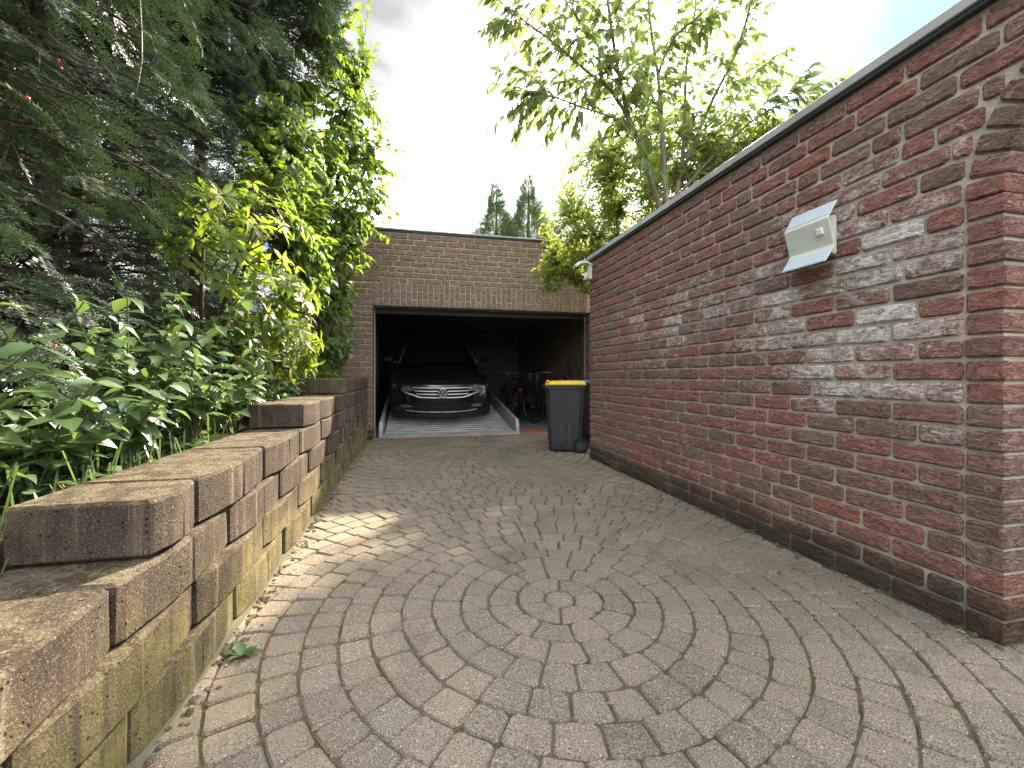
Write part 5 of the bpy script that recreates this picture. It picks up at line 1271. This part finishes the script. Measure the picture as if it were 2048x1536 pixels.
# ivy over the soil
r = random.Random(34); Pp, Dd, Uu, Ss = [], [], [], []
for _ in range(1500):
    x, y = r.uniform(-1.9, -1.03), r.uniform(.9, 6.6); a = r.uniform(0, 6.28)
    Pp.append((x, y, bed_z(x, y) + r.uniform(.01, .12))); Dd.append((math.cos(a), math.sin(a), r.uniform(-.3, .3))); Uu.append((r.uniform(-.5, .7), r.uniform(-.5, .5), 1)); Ss.append(r.uniform(.035, .07))
iv = tag(empty('ground_cover', (0, 0, 0)), 'low ivy-like ground cover on the raised bed', 'ground cover', kind='stuff'); foliage('leaves', heart_t, Pp, Dd, Uu, Ss, M['herb'], iv)

# hanging pale stem in front of the yew
st_ = MB(); st_.tube([P(278, -30, 1.75), P(283, 60, 1.75), P(284, 120, 1.74), P(276, 170, 1.72), P(265, 208, 1.70)], [.0035, .003, .003, .0028, .002], 5)
tag(st_.build('hanging_stem', M['stem'], smooth=True), 'pale green leafless stem hanging in front of the dark yew', 'stem')

# ------------------------------------------------------------------ small things on the ground
r = random.Random(15)
def fallen(p, s, lb, grp=None, mat='dry', rz=None):
    t = cherry_t[r.randrange(4)]; o = link('fallen_leaf', np_mesh('fallen_leaf', t[0] * s, t[1], M[mat], t[2])); o.location = p; o.rotation_euler = (r.uniform(-.25, .25), r.uniform(-.2, .2), r.uniform(0, 6.28) if rz is None else rz)
    tag(o, lb, 'leaf', grp)
def G(px_, py_): return P(px_, py_, F * CAMZ / (py_ - 754))
for (a, b_), s, lb in (((1034, 936), .06, 'pinkish dry leaf on the setts midway between bin and block wall'), ((908, 915), .05, 'pale dry leaf on the setts just in front of the parking platform'), ((860, 967), .05, 'dry leaf on the setts left of the middle, beyond the sun patch'),
                       ((945, 995), .05, 'dry leaf lying at the tip of the sun patch on the setts'), ((635, 962), .05, 'dry leaf at the foot of the block wall'), ((700, 921), .06, 'pale dry leaf at the far foot of the block wall near the garage'),
                       ((1345, 1122), .03, 'tiny dry leaf on the setts towards the brick wall'), ((1228, 1413), .03, 'tiny dry leaf on the nearest setts, lower right')):
    q = G(a, b_); fallen((q.x, q.y, .008), s, lb, 'fallen leaves on the drive')
q = P(118, 1158, 1.10); fallen((LX - .16, 1.235, .478), .05, 'orange-brown leaf lying on the block wall step', None, 'dry', .3)
def weed(p, n_, s, lb, flat=.3):
    o = tag(empty('weed', p), lb, 'weed'); Pp, Dd, Uu, Ss = [], [], [], []
    for k in range(n_):
        a = k * 2.4 + r.random(); Pp.append(tuple(p)); Dd.append((math.cos(a), math.sin(a), flat + r.uniform(0, .5))); Uu.append((0, 0, 1)); Ss.append(s * r.uniform(.6, 1.2))
    foliage('foliage', herb_t, Pp, Dd, Uu, Ss, M['herb'], o)
for (a, b_), n_, s, lb in (((1497, 1064), 6, .055, 'small green weed at the foot of the brick wall, further along'), ((1597, 1115), 5, .035, 'tiny green weed at the foot of the brick wall, mid way'), ((1963, 1272), 4, .022, 'tiny weed at the foot of the wall near the jamb'),
                           ((484, 1312), 7, .06, 'green weed in the setts beside the block wall')):
    q = G(a, b_); weed((min(q.x, WX - .03), q.y, 0.002), n_, s, lb)
# moss cushions and litter in the joints and along the foot of the block wall
mb = MB(); r = random.Random(77)
for _ in range(420):
    if r.random() < .75: x, y = LX + .05 + abs(r.gauss(0, .03)), r.uniform(.8, 6.9)
    else: x, y = WX - .008 - abs(r.gauss(0, .015)), r.uniform(1.1, 4.8)
    s = r.uniform(.005, .016); h = s * r.uniform(.35, .7)
    pts = [(x + s * r.uniform(.7, 1.2) * math.cos(a), y + s * r.uniform(.7, 1.3) * math.sin(a), 0.0) for a in [i * 1.047 for i in range(6)]]
    mb.add(pts + [(x + (p[0] - x) * .5, y + (p[1] - y) * .5, h) for p in pts], [(i, (i + 1) % 6, 6 + (i + 1) % 6, 6 + i) for i in range(6)] + [tuple(range(6, 12))])
tag(mb.build('moss', M['joint'], smooth=True), 'moss and crumbs of soil along the foot of both walls', 'moss', kind='stuff')

# dry leaf crumbs blown against the feet of the walls
r = random.Random(78); Pp, Dd, Uu, Ss = [], [], [], []
for _ in range(260):
    if r.random() < .72: x, y = LX + .055 + abs(r.gauss(0, .05)), r.uniform(.8, 6.8)
    else: x, y = WX - .02 - abs(r.gauss(0, .03)), r.uniform(1.1, 4.8)
    a = r.uniform(0, 6.28); Pp.append((x, y, r.uniform(.004, .010))); Dd.append((math.cos(a), math.sin(a), r.uniform(-.1, .25))); Uu.append((r.uniform(-.4, .4), r.uniform(-.4, .4), 1)); Ss.append(r.uniform(.010, .030))
lt = tag(empty('leaf_litter', (0, 0, 0)), 'crumbs of dry leaf blown against the feet of the walls', 'litter', kind='stuff'); foliage('leaves', small_t, Pp, Dd, Uu, Ss, M['dry'], lt)
